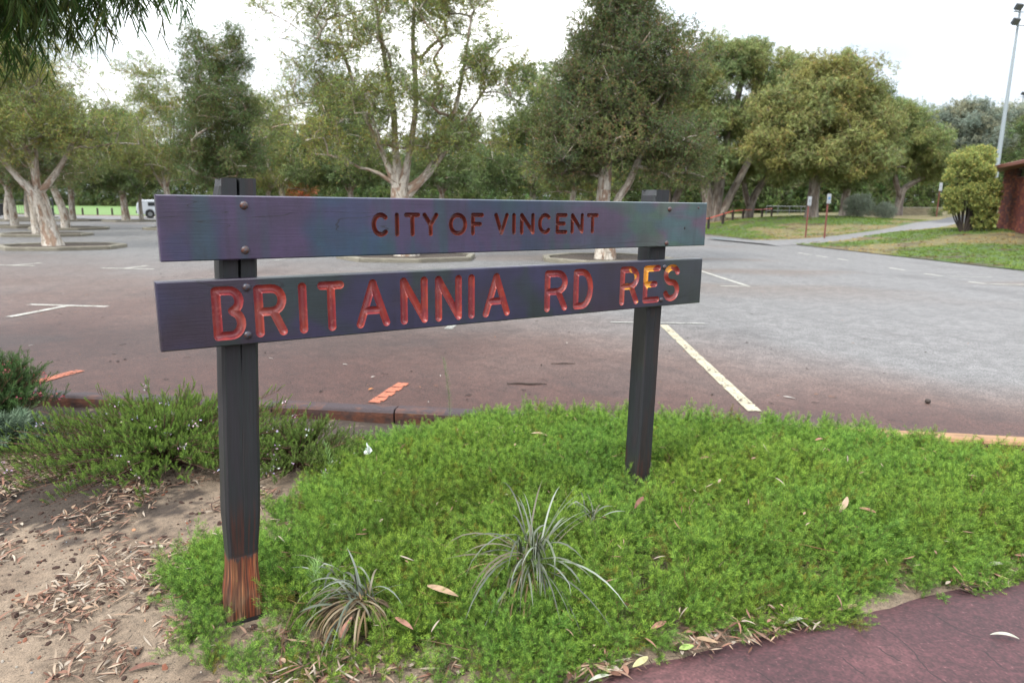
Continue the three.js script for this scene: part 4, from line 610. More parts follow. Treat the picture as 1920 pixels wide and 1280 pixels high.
shrub('large_shrub', 'tall yellow green shrub growing against the brick building', 18.1, -27.8, bankH(18.1, -27.8), [[-0.35, 2.75, 0, 0.5, 0.32, 0.5, 260], [0.25, 3.0, -0.2, 0.55, 0.3, 0.55, 300], [0.15, 2.35, 0.35, 0.42, 0.28, 0.42, 230], [0.4, 1.75, 0.4, 0.42, 0.34, 0.42, 300], [-0.05, 1.55, 0.45, 0.36, 0.3, 0.36, 220], [0.3, 1.15, 0.5, 0.45, 0.3, 0.4, 280], [-0.62, 1.45, 0.1, 0.34, 0.3, 0.36, 190], [-0.55, 0.95, 0.0, 0.25, 0.22, 0.3, 90], [0.45, 0.55, 0.45, 0.38, 0.4, 0.38, 260], [0.95, 2.9, -1.0, 0.5, 0.32, 0.5, 220], [-0.62, 2.2, 0, 0.36, 0.3, 0.4, 170], [0.75, 1.2, 0.2, 0.3, 0.9, 0.3, 260]], 'lemon', { seed: 91 });
shrub('round_shrub', 'larger round grey green shrub right of the broad gum trunk', 22.8, -46, bankH(22.8, -46), [[0, 0.75, 0, 0.85, 0.75, 0.85, 420]], 'blue', { seed: 92, scale: 0.8 });
shrub('round_shrub', 'smaller round grey green shrub beside the larger round one', 24.2, -45.3, bankH(24.2, -45.3), [[0, 0.5, 0, 0.6, 0.52, 0.6, 260]], 'blue', { seed: 93, scale: 0.7 });
shrub('round_shrub', 'small dark shrub at the foot of the distant sign pole', 34.0, -56, bankH(34, -56), [[0, 0.3, 0, 0.5, 0.32, 0.4, 110]], 'olive', { seed: 94, scale: 0.7 });
// brick building
{
  const A = V(20.2, bankH(20, -28.5) - 0.06, -29), dir = Math.atan2(-4, -1.66), t = thing('brick_building', 'low red brick building with brown tiled roof at the right edge', 'building', A.toArray(), 0);
  t.rotation.y = Math.atan2(-0.925, -0.38);                      // local +x runs along the wall towards the camera
  const L = 9, Hh = 2.42, Dp = 6.5, R = rng(101);
  const mortar = std({ color: lin(0.16, 0.10, 0.085), roughness: 0.95 });
  // hidden core sits behind the bricks
  part('wall', mergeGeometries([box(L, Hh + 0.3, 0.12, L / 2, Hh / 2 - 0.1, -0.13), box(0.12, Hh + 0.3, Dp, 0.13, Hh / 2 - 0.1, -Dp / 2 - 0.03), box(0.12, Hh + 0.3, Dp, L - 0.06, Hh / 2 - 0.1, -Dp / 2 - 0.03), box(L, Hh + 0.3, 0.12, L / 2, Hh / 2 - 0.1, -Dp)]), mortar, t);
  const tones = [[0.30, 0.075, 0.045], [0.25, 0.06, 0.045], [0.20, 0.055, 0.05], [0.36, 0.11, 0.06], [0.14, 0.05, 0.052]];
  const pos = [], col = [], idx = [];
  const brick = (x, y, z, sx, sy, sz) => { const i0 = pos.length / 3, n = fbm(x * 0.7, y * 1.2, 3, 103), c = tones[clamp(Math.floor(R() * 3.2 + n * 3.4 - 0.6), 0, 4)], q = 0.85 + 0.3 * R(); for (const a of [-1, 1]) for (const b of [-1, 1]) for (const e of [-1, 1]) { pos.push(x + a * sx / 2, y + b * sy / 2, z + e * sz / 2); col.push(...c.map((k) => k * q)); } idx.push(...[0, 1, 3, 0, 3, 2, 4, 6, 7, 4, 7, 5, 0, 4, 5, 0, 5, 1, 2, 3, 7, 2, 7, 6, 0, 2, 6, 0, 6, 4, 1, 5, 7, 1, 7, 3].map((k) => k + i0)); };
  for (let r = 0; r * 0.086 < Hh; r++) { const y = r * 0.086 + 0.04; for (let x = (r % 2) * 0.12; x < L - 0.1; x += 0.24) if (!(y > 2.02 && x > 2.0 && x < 4.0)) brick(x + 0.115, y, -0.045 + (R() - 0.5) * 0.006, 0.228, 0.076, 0.09); for (let z = (r % 2) * 0.12 + 0.1; z < Dp; z += 0.24) brick(0.05, y, -z - 0.115, 0.09, 0.076, 0.228); }
  const bg = geoFrom(pos, idx, null, col).toNonIndexed(); bg.computeVertexNormals(); const bm = part('bricks', bg, std({ vertexColors: true, roughness: 0.9 }), t); bm.userData.kind = 'stuff';
  const win = part('window', mergeGeometries([box(2.0, 0.05, 0.1, 3.0, 2.06, -0.06), box(2.0, 0.04, 0.1, 3.0, 2.4, -0.06), box(0.04, 0.3, 0.1, 2.02, 2.23, -0.06), box(0.04, 0.3, 0.1, 3.0, 2.23, -0.06), box(0.04, 0.3, 0.1, 3.98, 2.23, -0.06)]), std({ color: lin(0.2, 0.15, 0.12), roughness: 0.6 }), t);
  for (const x of [2.51, 3.49]) part('pane', box(0.94, 0.3, 0.012, x, 2.23, -0.07), phys({ color: lin(0.05, 0.06, 0.06), roughness: 0.12 }), win);
  const fas = std({ color: lin(0.22, 0.075, 0.06), roughness: 0.55 });
  const o = 0.55, roof = part('roof', (() => { const p = [], c = [], ix = [], e = [[-o, o], [L + o, o], [L + o, -Dp - o], [-o, -Dp - o]], ry = Hh + 0.1, rg = Hh + 1.15, r0 = [Dp / 2, -Dp / 2], r1 = [L - Dp / 2, -Dp / 2], G = [];
    const slope = (a, b, c2, d) => { const rows = 18; for (let k = 0; k < rows; k++) { const q = (s, u, lift) => { const y = lerp(ry, rg, s) + lift, l = [lerp(a[0], d[0], s), lerp(a[1], d[1], s)], m = [lerp(b[0], c2[0], s), lerp(b[1], c2[1], s)]; return [lerp(l[0], m[0], u), y, lerp(l[1], m[1], u)]; }; const n = 30; for (let i = 0; i < n; i++) { const s0 = k / rows, s1 = (k + 1) / rows, A_ = q(s0, i / n, 0.035), B_ = q(s0, (i + 1) / n, 0.035), C_ = q(s1, (i + 1) / n, 0), D_ = q(s1, i / n, 0), E_ = q(s0, i / n, 0), F_ = q(s0, (i + 1) / n, 0); p.push(...A_, ...B_, ...C_, ...A_, ...C_, ...D_, ...E_, ...F_, ...B_, ...E_, ...B_, ...A_); const tn = 0.7 + 0.6 * R(); for (let h = 0; h < 12; h++) c.push(0.10 * tn, 0.062 * tn, 0.055 * tn); } } };
    slope(e[0], e[1], r1, r0); slope(e[1], e[2], r1, r1); slope(e[2], e[3], r0, r1); slope(e[3], e[0], r0, r0);
    return geoFrom(p, null, null, c); })(), std({ vertexColors: true, roughness: 0.85, side: THREE.DoubleSide }), t);
  part('gutter', mergeGeometries([box(L + 2 * o + 0.1, 0.15, 0.12, L / 2, Hh + 0.06, o + 0.05, 0.03), box(0.12, 0.15, Dp + 2 * o, -o - 0.05, Hh + 0.06, -Dp / 2, 0.03)]), fas, roof);
  part('eave_lining', mergeGeometries([box(L + 2 * o, 0.02, o, L / 2, Hh + 0.01, o / 2), box(o, 0.02, Dp, -o / 2, Hh + 0.01, -Dp / 2)]), std({ color: lin(0.30, 0.13, 0.075), roughness: 0.7 }), roof);
}
// floodlight masts
const galv = std({ color: lin(0.36, 0.41, 0.44), roughness: 0.55, metalness: 0.15 }), lampBody = std({ color: lin(0.035, 0.04, 0.045), roughness: 0.5 });
function mast(x, z, H, label, heads) {
  const t = thing('floodlight_mast', label, 'light pole', [x, bankH(x, z) - 0.1, z], 0.25, 'floodlight masts of the playing fields');
  part('pole', tube([V(0, 0, 0), V(0, H * 0.3, 0), V(0, H * 0.7, 0), V(0, H, 0)], [0.22, 0.18, 0.12, 0.08], 12), galv, t);
  part('crossarm', mergeGeometries([rod(-0.6, H - 0.5, 0, 2.6, H - 0.42, 0, 0.05), rod(-0.6, H - 1.5, 0, 2.4, H - 1.5, 0, 0.05)]), galv, t);
  for (const [dx, dy] of heads) { const f = part('floodlight', box(0.62, 0.5, 0.28, 0, 0, 0, 0.05), lampBody, t); f.position.set(dx, H + dy, 0.24); f.rotation.x = 0.6; const g = part('lens', box(0.54, 0.42, 0.02, 0, 0, 0.145), phys({ color: lin(0.12, 0.13, 0.14), roughness: 0.15 }), f); }
  return t;
}
mast(41.15, -60, 16.9, 'tall grey floodlight mast rising behind the brick building', [[-0.45, -0.2], [-0.55, -1.3], [2.2, -0.15], [2.2, -1.3]]);
mast(79.3, -112, 17.5, 'distant floodlight mast at the right edge, beyond the nearer one', [[-0.4, 0], [1.6, 0]]);
// signs on red poles
const redPole = std({ color: lin(0.21, 0.055, 0.045), roughness: 0.6 }), plate = std({ color: lin(0.5, 0.52, 0.54), roughness: 0.45 }), plateBlue = std({ color: lin(0.16, 0.30, 0.55), roughness: 0.5 }), plateGrey = std({ color: lin(0.35, 0.37, 0.38), roughness: 0.5 });
function poleSign(x, z, H, label, w, h, mk) {
  const y = bankH(x, z), t = thing('parking_sign', label, 'sign', [x, y, z], 0.42 + Math.PI * 0, 'signs on red poles');
  part('pole', tube([V(0, -0.2, 0), V(0, H, 0)], [0.035, 0.035], 8), redPole, t);
  const p = part('plate', box(w, h, 0.012, 0, H - h / 2 + 0.04, 0.045, 0.005), plate, t); part('mark', box(w * 0.55, h * 0.28, 0.004, 0, H - h * 0.36, 0.055, 0.001), mk, p); part('mark', box(w * 0.6, h * 0.07, 0.004, 0, H - h * 0.75, 0.055, 0.001), plateGrey, p);
}
poleSign(13.98, -33, 1.88, 'white plate on a red pole, the left one of two by the path entrance', 0.24, 0.42, plateGrey);
poleSign(13.98, -31, 1.95, 'white plate with a blue mark on a red pole, right of its twin', 0.24, 0.42, plateBlue);
poleSign(33.5, -55, 2.6, 'white sign on a red pole near the low cream wall', 0.36, 0.62, plateGrey);
// low walls, rails
{
  const t = thing('low_wall', 'low cream rendered wall beyond the path', 'wall', [35.6, 0.9, -62.2], -0.05); part('render', mergeGeometries([box(5.4, 0.75, 0.25, 0, 0.3, 0, 0.03), box(2.6, 0.45, 0.25, -3.9, 0.12, 0.35, 0.03)]), std({ map: rep(concreteMap, 2, 1), color: lin(0.72, 0.62, 0.42), roughness: 0.85 }), t); part('coping', box(5.5, 0.05, 0.31, 0, 0.7, 0, 0.01), std({ color: lin(0.66, 0.6, 0.48), roughness: 0.8 }), t);
}
const railSteel = std({ color: lin(0.16, 0.17, 0.17), roughness: 0.5 }), railRed = std({ color: lin(0.62, 0.10, 0.06), roughness: 0.55 }), darkWood = std({ map: darkBark, roughness: 0.9 });
{
  const t = thing('rail_fence', 'low fence with bright red rail on dark posts below the gums', 'fence', [0, 0, 0]), P = [[9.9, -39.5], [11.9, -42.2], [13.6, -45], [15.1, -47.8], [16.8, -50.8], [18.6, -54], [20.4, -57], [22.3, -60]];
  P.forEach(([x, z], i) => { const y = bankH(x, z); part('post', box(0.14, 0.95, 0.14, x, y + 0.28, z, 0.02), darkWood, t); if (i) { const [a, b] = P[i - 1]; part('rail', rod(a, bankH(a, b) + 0.66, b, x, y + 0.66, z, 0.036, 6), railRed, t); } });
}
{
  const t = thing('hand_rail', 'grey steel handrail on the mound behind the slender gum', 'railing', [26.2, bankH(26.2, -66) - 0.2, -66]); part('rail', mergeGeometries([rod(-2.2, 1.0, 0, 2.2, 1.0, 0, 0.04), rod(-2.2, 0.6, 0, 2.2, 0.6, 0, 0.03)]), railSteel, t); for (let k = -2; k <= 2; k++) part('post', rod(k * 1.1, -0.1, 0, k * 1.1, 1.0, 0, 0.035), railSteel, t);
}
// far left: steel fence, bin, bollards, van
{
  const t = thing('steel_fence', 'dark steel bar fence at the far left edge of the car park', 'fence', [-46.5, 0, -59.6], Math.atan2(2.5, 7) * 0 + 0.0), m = std({ color: lin(0.02, 0.022, 0.024), roughness: 0.5 }), bars = [];
  for (let k = 0; k < 64; k++) bars.push(rod(-7 + k * 0.22, 0.08, 0, -7 + k * 0.22, 1.42, 0, 0.014, 5));
  const b = part('bars', mergeGeometries(bars), m, t); b.userData.kind = 'stuff';
  for (const y of [0.2, 1.3]) part('rail', box(14.2, 0.05, 0.05, 0, y, 0, 0.008), m, t); for (let k = -3; k <= 3; k++) part('post', box(0.08, 1.6, 0.08, k * 2.33, 0.72, 0.07, 0.01), m, t);
}
{
  const t = thing('rubbish_bin', 'black wheeled bin at the left edge beside the steel fence', 'bin', [-42.2, 0, -57.2], 0.3), m = std({ color: lin(0.018, 0.019, 0.02), roughness: 0.55 });
  const b = new THREE.CylinderGeometry(0.42, 0.33, 0.9, 4, 1).rotateY(Math.PI / 4).translate(0, 0.53, 0); part('body', b, m, t); const l = part('lid', box(0.64, 0.07, 0.7, 0, 1.01, 0, 0.03), m, t); part('handle', rod(-0.22, 1.0, -0.38, 0.22, 1.0, -0.38, 0.018), m, t); for (const s of [-1, 1]) part('wheel', new THREE.CylinderGeometry(0.1, 0.1, 0.05, 14).rotateZ(Math.PI / 2).translate(0.28 * s, 0.1, -0.28), m, t);
}
['first', 'second', 'third', 'fourth', 'fifth', 'sixth', 'seventh', 'eighth', 'ninth'].forEach((w, k) => { const x = -44.9 + k * 1.05 * 1.02, z = -65.2 - k * 0.62, t = thing('bollard', `short grey timber bollard at the playing field, ${w} from the left`, 'bollard', [x, -0.06, z], k, 'bollards along the playing field'); part('shaft', new THREE.CylinderGeometry(0.085, 0.09, 0.72, 10).translate(0, 0.3, 0), darkWood, t); part('cap', new THREE.CylinderGeometry(0.05, 0.085, 0.04, 10).translate(0, 0.68, 0), darkWood, t); });
{
  const t = thing('parked_car', 'white car parked at the far side of the car park', 'car', [-28.9, 0, -58.2], 0.5), white = phys({ color: lin(0.74, 0.78, 0.83), roughness: 0.3, clearcoat: 0.6 }), black = std({ color: lin(0.015, 0.015, 0.016), roughness: 0.8 }), glass = phys({ color: lin(0.03, 0.035, 0.04), roughness: 0.08 });
  const s = new THREE.Shape(); s.moveTo(-2.3, 0.38); s.lineTo(-2.34, 0.85); s.quadraticCurveTo(-2.28, 1.3, -1.95, 1.4); s.lineTo(0.2, 1.42); s.quadraticCurveTo(0.55, 1.4, 1.15, 0.95); s.quadraticCurveTo(2.25, 0.88, 2.36, 0.7); s.lineTo(2.36, 0.4); s.lineTo(1.95, 0.36); s.absarc(1.45, 0.36, 0.4, 0, Math.PI, false); s.lineTo(-1.05, 0.36); s.absarc(-1.45, 0.36, 0.4, 0, Math.PI, false); s.lineTo(-2.3, 0.38);
  const body = part('body', new THREE.ExtrudeGeometry(s, { depth: 1.56, bevelEnabled: true, bevelSize: 0.07, bevelThickness: 0.07, bevelSegments: 3, curveSegments: 10 }).translate(0, 0, -0.78), white, t);
  for (const e of [-1, 1]) { part('window', box(0.8, 0.3, 0.02, 0.1, 1.14, e * 0.855, 0.008), glass, t); part('window', box(1.1, 0.3, 0.02, -1.0, 1.14, e * 0.855, 0.008), glass, t); for (const x of [-1.45, 1.45]) { const w = part('wheel', new THREE.TorusGeometry(0.25, 0.1, 10, 22).translate(x, 0.345, e * 0.74), black, t); part('rim', new THREE.CylinderGeometry(0.19, 0.19, 0.1, 18).rotateX(Math.PI / 2).translate(x, 0.345, e * 0.75), std({ color: lin(0.4, 0.41, 0.42), roughness: 0.4, metalness: 0.6 }), w); } part('bumper', box(0.12, 0.2, 0.9, e * 2.4, 0.5, 0, 0.03), black, t); part('tail_light', box(0.03, 0.22, 0.12, -2.36, 0.85, e * 0.7, 0.01), std({ color: lin(0.45, 0.03, 0.03), roughness: 0.3 }), t); }
  const ws = part('windscreen', box(0.03, 0.6, 1.3, 1.52, 1.5, 0, 0.01), glass, t); ws.geometry.translate(-1.52, -1.5, 0).rotateZ(0.9).translate(0.86, 1.22, 0);
}
// lawn tufts on the bank
{
  const R = rng(121), blade = [1, 2].map((s) => { const r = rng(600 + s), b = []; for (let k = 0; k < 16; k++) { const a = r() * 6.28, d = V(Math.cos(a) * 0.5, 0.9, Math.sin(a) * 0.5).normalize(); b.push({ o: V(gauss(r) * 0.05, 0, gauss(r) * 0.05), d, n: rdir(r), l: 0.05 + 0.05 * r(), w: 0.008, c: [0.9 + 0.3 * r(), 0.95, 0.9], droop: 0.3 }); } return leafGeo(b); }), lists = [[], []];
  for (let k = 0; k < 34000; k++) { const z = -12 - 44 * Math.pow(R(), 1.3), x = roadX(z) + 0.05 + 17 * R(); if (pathDist(x, z) < 1.2 || (x > 20.2 + (-29 - z) * -0.41 && z > -30)) continue; const c = bankCol(x, z), w = 0.85 + 0.4 * R(); if (c[0] > c[1] && R() < 0.75) continue; lists[k % 2].push({ p: V(x, bankH(x, z) + 0.012, z), q: aim(UPV, R() * 6.28), s: 0.7 + 0.7 * R(), c: lin(c[0] * w, c[1] * w, c[2] * w) }); }
  const t = thing('grass', 'short lawn blades on the grass bank beyond the road', 'grass', [0, 0, 0], 0, null, 'stuff'); lists.forEach((l, k) => instanced('blades', blade[k], dullLeaf, l, t));
}

// ================================================================ GARDEN BED
const bed = [[-1.06, -4.0], [-1.14, -3.5], [-1.21, -3.2], [-1.15, -2.95], [-1.31, -2.9], [-1.49, -2.84], [-1.46, -2.61], [-1.49, -2.41], [-1.31, -2.17], [-1.11, -2.05], [-0.84, -1.9], [-0.3, -1.84], [0.08, -1.88], [0.31, -1.95], [0.56, -2.03], [0.86, -2.13], [1.21, -2.26], [1.6, -2.4], [1.87, -2.49], [2.22, -2.61], [2.7, -2.77], [3.6, -3.05], [4.2, -3.3], [4.0, -3.9], [3.3, -4.0], [2.9, -4.15], [2.5, -4.6], [1.9, -4.9], [1.04, -4.95], [0.5, -5.0], [-0.1, -5.0], [-0.4, -4.72], [-0.65, -4.4], [-0.95, -4.22]];
const bedLift = (x, z) => { const d = polyDist(x, z, bed), n = fbm(x * 2.3, z * 2.3, 3, 701), m = fbm(x * 7.5, z * 7.5, 2, 703); return (0.03 + 0.125 * ss(0, 0.55, d) * (0.7 + 0.55 * n) + 0.045 * (m - 0.45) * ss(0, 0.2, d)) * lerp(0.72, 1.12, ss(-1.4, 1.0, x)); };
// needle leaved shoot, growing along +y
function shoot(seed, { n = 46, len = 0.10, nl = 0.017, nw = 0.0022, old = [0.085, 0.17, 0.03], fresh = [0.22, 0.36, 0.055], from = 0.62, bend = 0.3, spread = 0.75, stem = [0.16, 0.11, 0.05] }) {
  const R = rng(seed), b = [], bx = (R() - 0.5) * bend, bz = (R() - 0.5) * bend, at = (t) => V(bx * t * t * len, t * len, bz * t * t * len);
  for (let k = 0; k < n; k++) { const t = 0.1 + 0.9 * (k + R()) / n, a = k * 2.4 + R() * 0.7, up = lerp(0.45, 1.15, t), d = V(Math.cos(a) * spread, up, Math.sin(a) * spread).normalize(), q = 0.78 + 0.44 * R(); b.push({ o: at(t), d, n: V(Math.cos(a), 0.2, Math.sin(a)), l: nl * (0.75 + 0.5 * R()) * lerp(1, 0.75, ss(0.8, 1, t)), w: nw, c: (t > from ? fresh : old).map((x) => x * q), droop: -0.12 }); }
  return leafGeo(b, [{ a: at(0), b: at(0.5), r: 0.0016, c: stem }, { a: at(0.5), b: at(0.98), r: 0.0011, c: fresh.map((x) => x * 0.8) }]);
}
const needleMat = new THREE.MeshPhysicalMaterial({ vertexColors: true, side: THREE.DoubleSide, roughness: 0.65, transmission: 0.35, thickness: 0, specularIntensity: 0.18 });
{
  const t = thing('ground_cover', 'bright green needle leaved groundcover spreading around the sign posts', 'groundcover', [0, 0, 0], 0, null, 'stuff'), R = rng(711);
  // a sprig: a woody stem carrying alternate short shoots, each ending in a star of needles
  const sprig = (seed, L, nS, oldC, newC) => {
    const r = rng(seed), blades = [], stems = [], bx = (r() - 0.5) * 0.5, at = (u) => V(bx * u * u * L, u * L, 0.12 * L * Math.sin(u * 3));
    for (let k = 0; k < 4; k++) stems.push({ a: at(k / 4), b: at((k + 1) / 4), r: 0.0019 - 0.0003 * k, c: [0.17, 0.11, 0.055] });
    for (let k = 0; k <= nS; k++) {
      const u = k === nS ? 0.98 : 0.12 + 0.86 * k / nS, o = at(u), az = k * 2.4 + r(), d = (k === nS ? V(bx, 1, 0) : V(Math.cos(az) * 0.8, 0.85 + 0.3 * r(), Math.sin(az) * 0.8)).normalize(), l = (0.026 + 0.022 * r()) * (k === nS ? 1.2 : 1), q0 = 0.85 + 0.3 * r();
      stems.push({ a: o, b: o.clone().addScaledVector(d, l), r: 0.0009, c: oldC });
      const side = Math.abs(d.y) < 0.9 ? UPV.clone().cross(d).normalize() : V(1, 0, 0).cross(d).normalize(), up = d.clone().cross(side), n = 30;
      for (let i = 0; i < n; i++) { const t = (i + r()) / n, a = i * 2.4 + r() * 0.8, w = lerp(1.25, 0.8, t), nd = d.clone().multiplyScalar(lerp(0.5, 1.0, t)).addScaledVector(side, Math.cos(a) * w).addScaledVector(up, Math.sin(a) * w).normalize(), q = q0 * (0.82 + 0.36 * r()); blades.push({ o: o.clone().addScaledVector(d, l * t), d: nd, n: rdir(r), l: (0.0125 + 0.006 * r()), w: 0.00165, c: (t > 0.45 ? newC : oldC).map((v) => v * q), droop: -0.1 }); }
    }
    return leafGeo(blades, stems);
  };
  const geos = [1, 2, 3, 4, 5, 6].map((s) => sprig(720 + s, 0.085 + 0.012 * s, 5 + s, s % 2 ? [0.075, 0.155, 0.024] : [0.09, 0.16, 0.026], s % 3 ? [0.25, 0.385, 0.058] : [0.20, 0.345, 0.06])), lists = geos.map(() => []);
  const posts = [[-0.94, -2.27], [0.66, -3.30]];
  for (let k = 0; k < 32000; k++) {
    const x = -1.6 + 5.9 * R(), z = -4.75 + 3.0 * R(); if (!inPoly(x, z, bed) || z < kerbZ(x) + 0.05) continue;
    const d = polyDist(x, z, bed), clumpy = fbm(x * 5.5, z * 5.5, 3, 731), hole = fbm(x * 3.3 + 9, z * 3.3, 3, 735);
    if (posts.some(([a, b], i) => Math.hypot(x - a, (z - b) * (z > b ? 0.62 : 1)) < (i ? 0.09 : 0.125))) continue;
    const ragged = d + 0.5 * (fbm(x * 4, z * 4, 3, 737) - 0.5) - 0.30 * ss(-0.2, -1.3, x) * (hole - 0.35); if (ragged < 0.02) continue;
    if (R() > 0.16 + 0.84 * ss(0.22, 0.44, clumpy) || (hole < 0.27 && R() < 0.8)) continue;
    if (R() > 0.52 + 0.4 * ss(1.8, -0.5, x)) { if (z < -3.1 && R() < 0.25) continue; }
    const thinOut = ss(-2.3, -2.0, z) * ss(0.15, -0.3, x); if (R() < 0.62 * thinOut * ss(0.35, 0.55, hole + 0.1)) continue;
    if (Math.hypot(x - 0.09, (z + 2.5) * (z > -2.5 ? 0.6 : 1)) < 0.085 || Math.hypot(x + 0.56, (z + 2.22) * (z > -2.22 ? 0.55 : 1)) < 0.09) continue;
    const lift = bedLift(x, z) * (1 - 0.5 * thinOut), lvl = Math.pow(R(), 0.55), wind = V(0.32 * ss(0.1, 1.4, x) + 0.05, 0, -0.12);
    const dir = V(gauss(R) * 1.15, 0.72, gauss(R) * 1.15).add(wind).normalize(), y = soilY(x, z) + lift * lvl * 0.85 - 0.03, w = 0.8 + 0.34 * R(), h = fbm(x * 2, z * 2, 3, 741);
    lists[k % 6].push({ p: V(x, Math.max(y, soilY(x, z) - 0.01), z), q: aim(dir, R() * 6.28), s: lerp(0.72, 1.05, R()) * lerp(0.75, 1.1, ss(0, 0.3, d)), c: R() < 0.04 ? lin(0.95, 0.55, 0.6) : lin(w * lerp(0.82, 1.16, h), w, w * lerp(1.15, 0.85, h)) });
  }
  lists.forEach((l, k) => instanced('shoots', geos[k], needleMat, l, t));
  // woody runners showing between the shoots
  const runs = [], tw = tube([V(-0.11, 0, 0), V(-0.05, 0.012, 0.012), V(0.02, 0.004, -0.006), V(0.11, 0.01, 0.008)], [0.0019, 0.0018, 0.0016, 0.001], 5, 0, 0, false); tw.setAttribute('color', new THREE.BufferAttribute(new Float32Array(tw.attributes.position.count * 3).fill(1), 3));
  for (let k = 0; k < 900; k++) { const x = -1.5 + 5.2 * R(), z = -4.6 + 2.7 * R(); if (!inPoly(x, z, bed) || polyDist(x, z, bed) < 0.16 || z < kerbZ(x) + 0.1) continue; runs.push({ p: V(x, soilY(x, z) + bedLift(x, z) * (0.3 + 0.65 * R()), z), q: new THREE.Quaternion().setFromEuler(new THREE.Euler(gauss(R) * 0.2, R() * 6.28, gauss(R) * 0.25)), s: 0.6 + 0.8 * R(), c: lin(0.12 + 0.08 * R(), 0.085 + 0.05 * R(), 0.05) }); }
  instanced('runners', tw, dullLeaf, runs, t);
  console.log('groundcover shoots', lists.reduce((a, l) => a + l.length, 0));
}
// spent leaves: a curled strip
function dryLeaf(len, wid, curl, twist, seed, n = 6) {
  const pos = [], idx = [], R = rng(seed), bow = (R() - 0.5) * 0.45;
  for (let i = 0; i <= n; i++) { const t = i / n, w = wid / 2 * Math.pow(Math.sin(Math.PI * clamp(t * 0.94 + 0.03)), 0.75), a = twist * (t - 0.5), y = curl * len * (0.25 - (t - 0.5) ** 2) * 1.2 + 0.001, zc = bow * len * (t - 0.5) ** 2; for (const k of [-1, 0, 1]) pos.push((t - 0.5) * len, y + Math.sin(a) * k * w + (k === 0 ? -wid * 0.12 : 0), zc + Math.cos(a) * k * w); }
  for (let i = 0; i < n; i++) for (let k = 0; k < 2; k++) { const a = i * 3 + k; idx.push(a, a + 1, a + 3, a + 1, a + 4, a + 3); }
  const g = geoFrom(pos, idx); const c = new Float32Array(g.attributes.position.count * 3).fill(1); g.setAttribute('color', new THREE.BufferAttribute(c, 3)); g.computeBoundingBox(); g.translate(0, -g.boundingBox.min.y, 0); return g;
}
const litterTones = [[0.34, 0.23, 0.155], [0.25, 0.155, 0.11], [0.38, 0.29, 0.21], [0.15, 0.075, 0.05], [0.28, 0.15, 0.105], [0.40, 0.33, 0.26], [0.09, 0.055, 0.04], [0.07, 0.045, 0.035]];
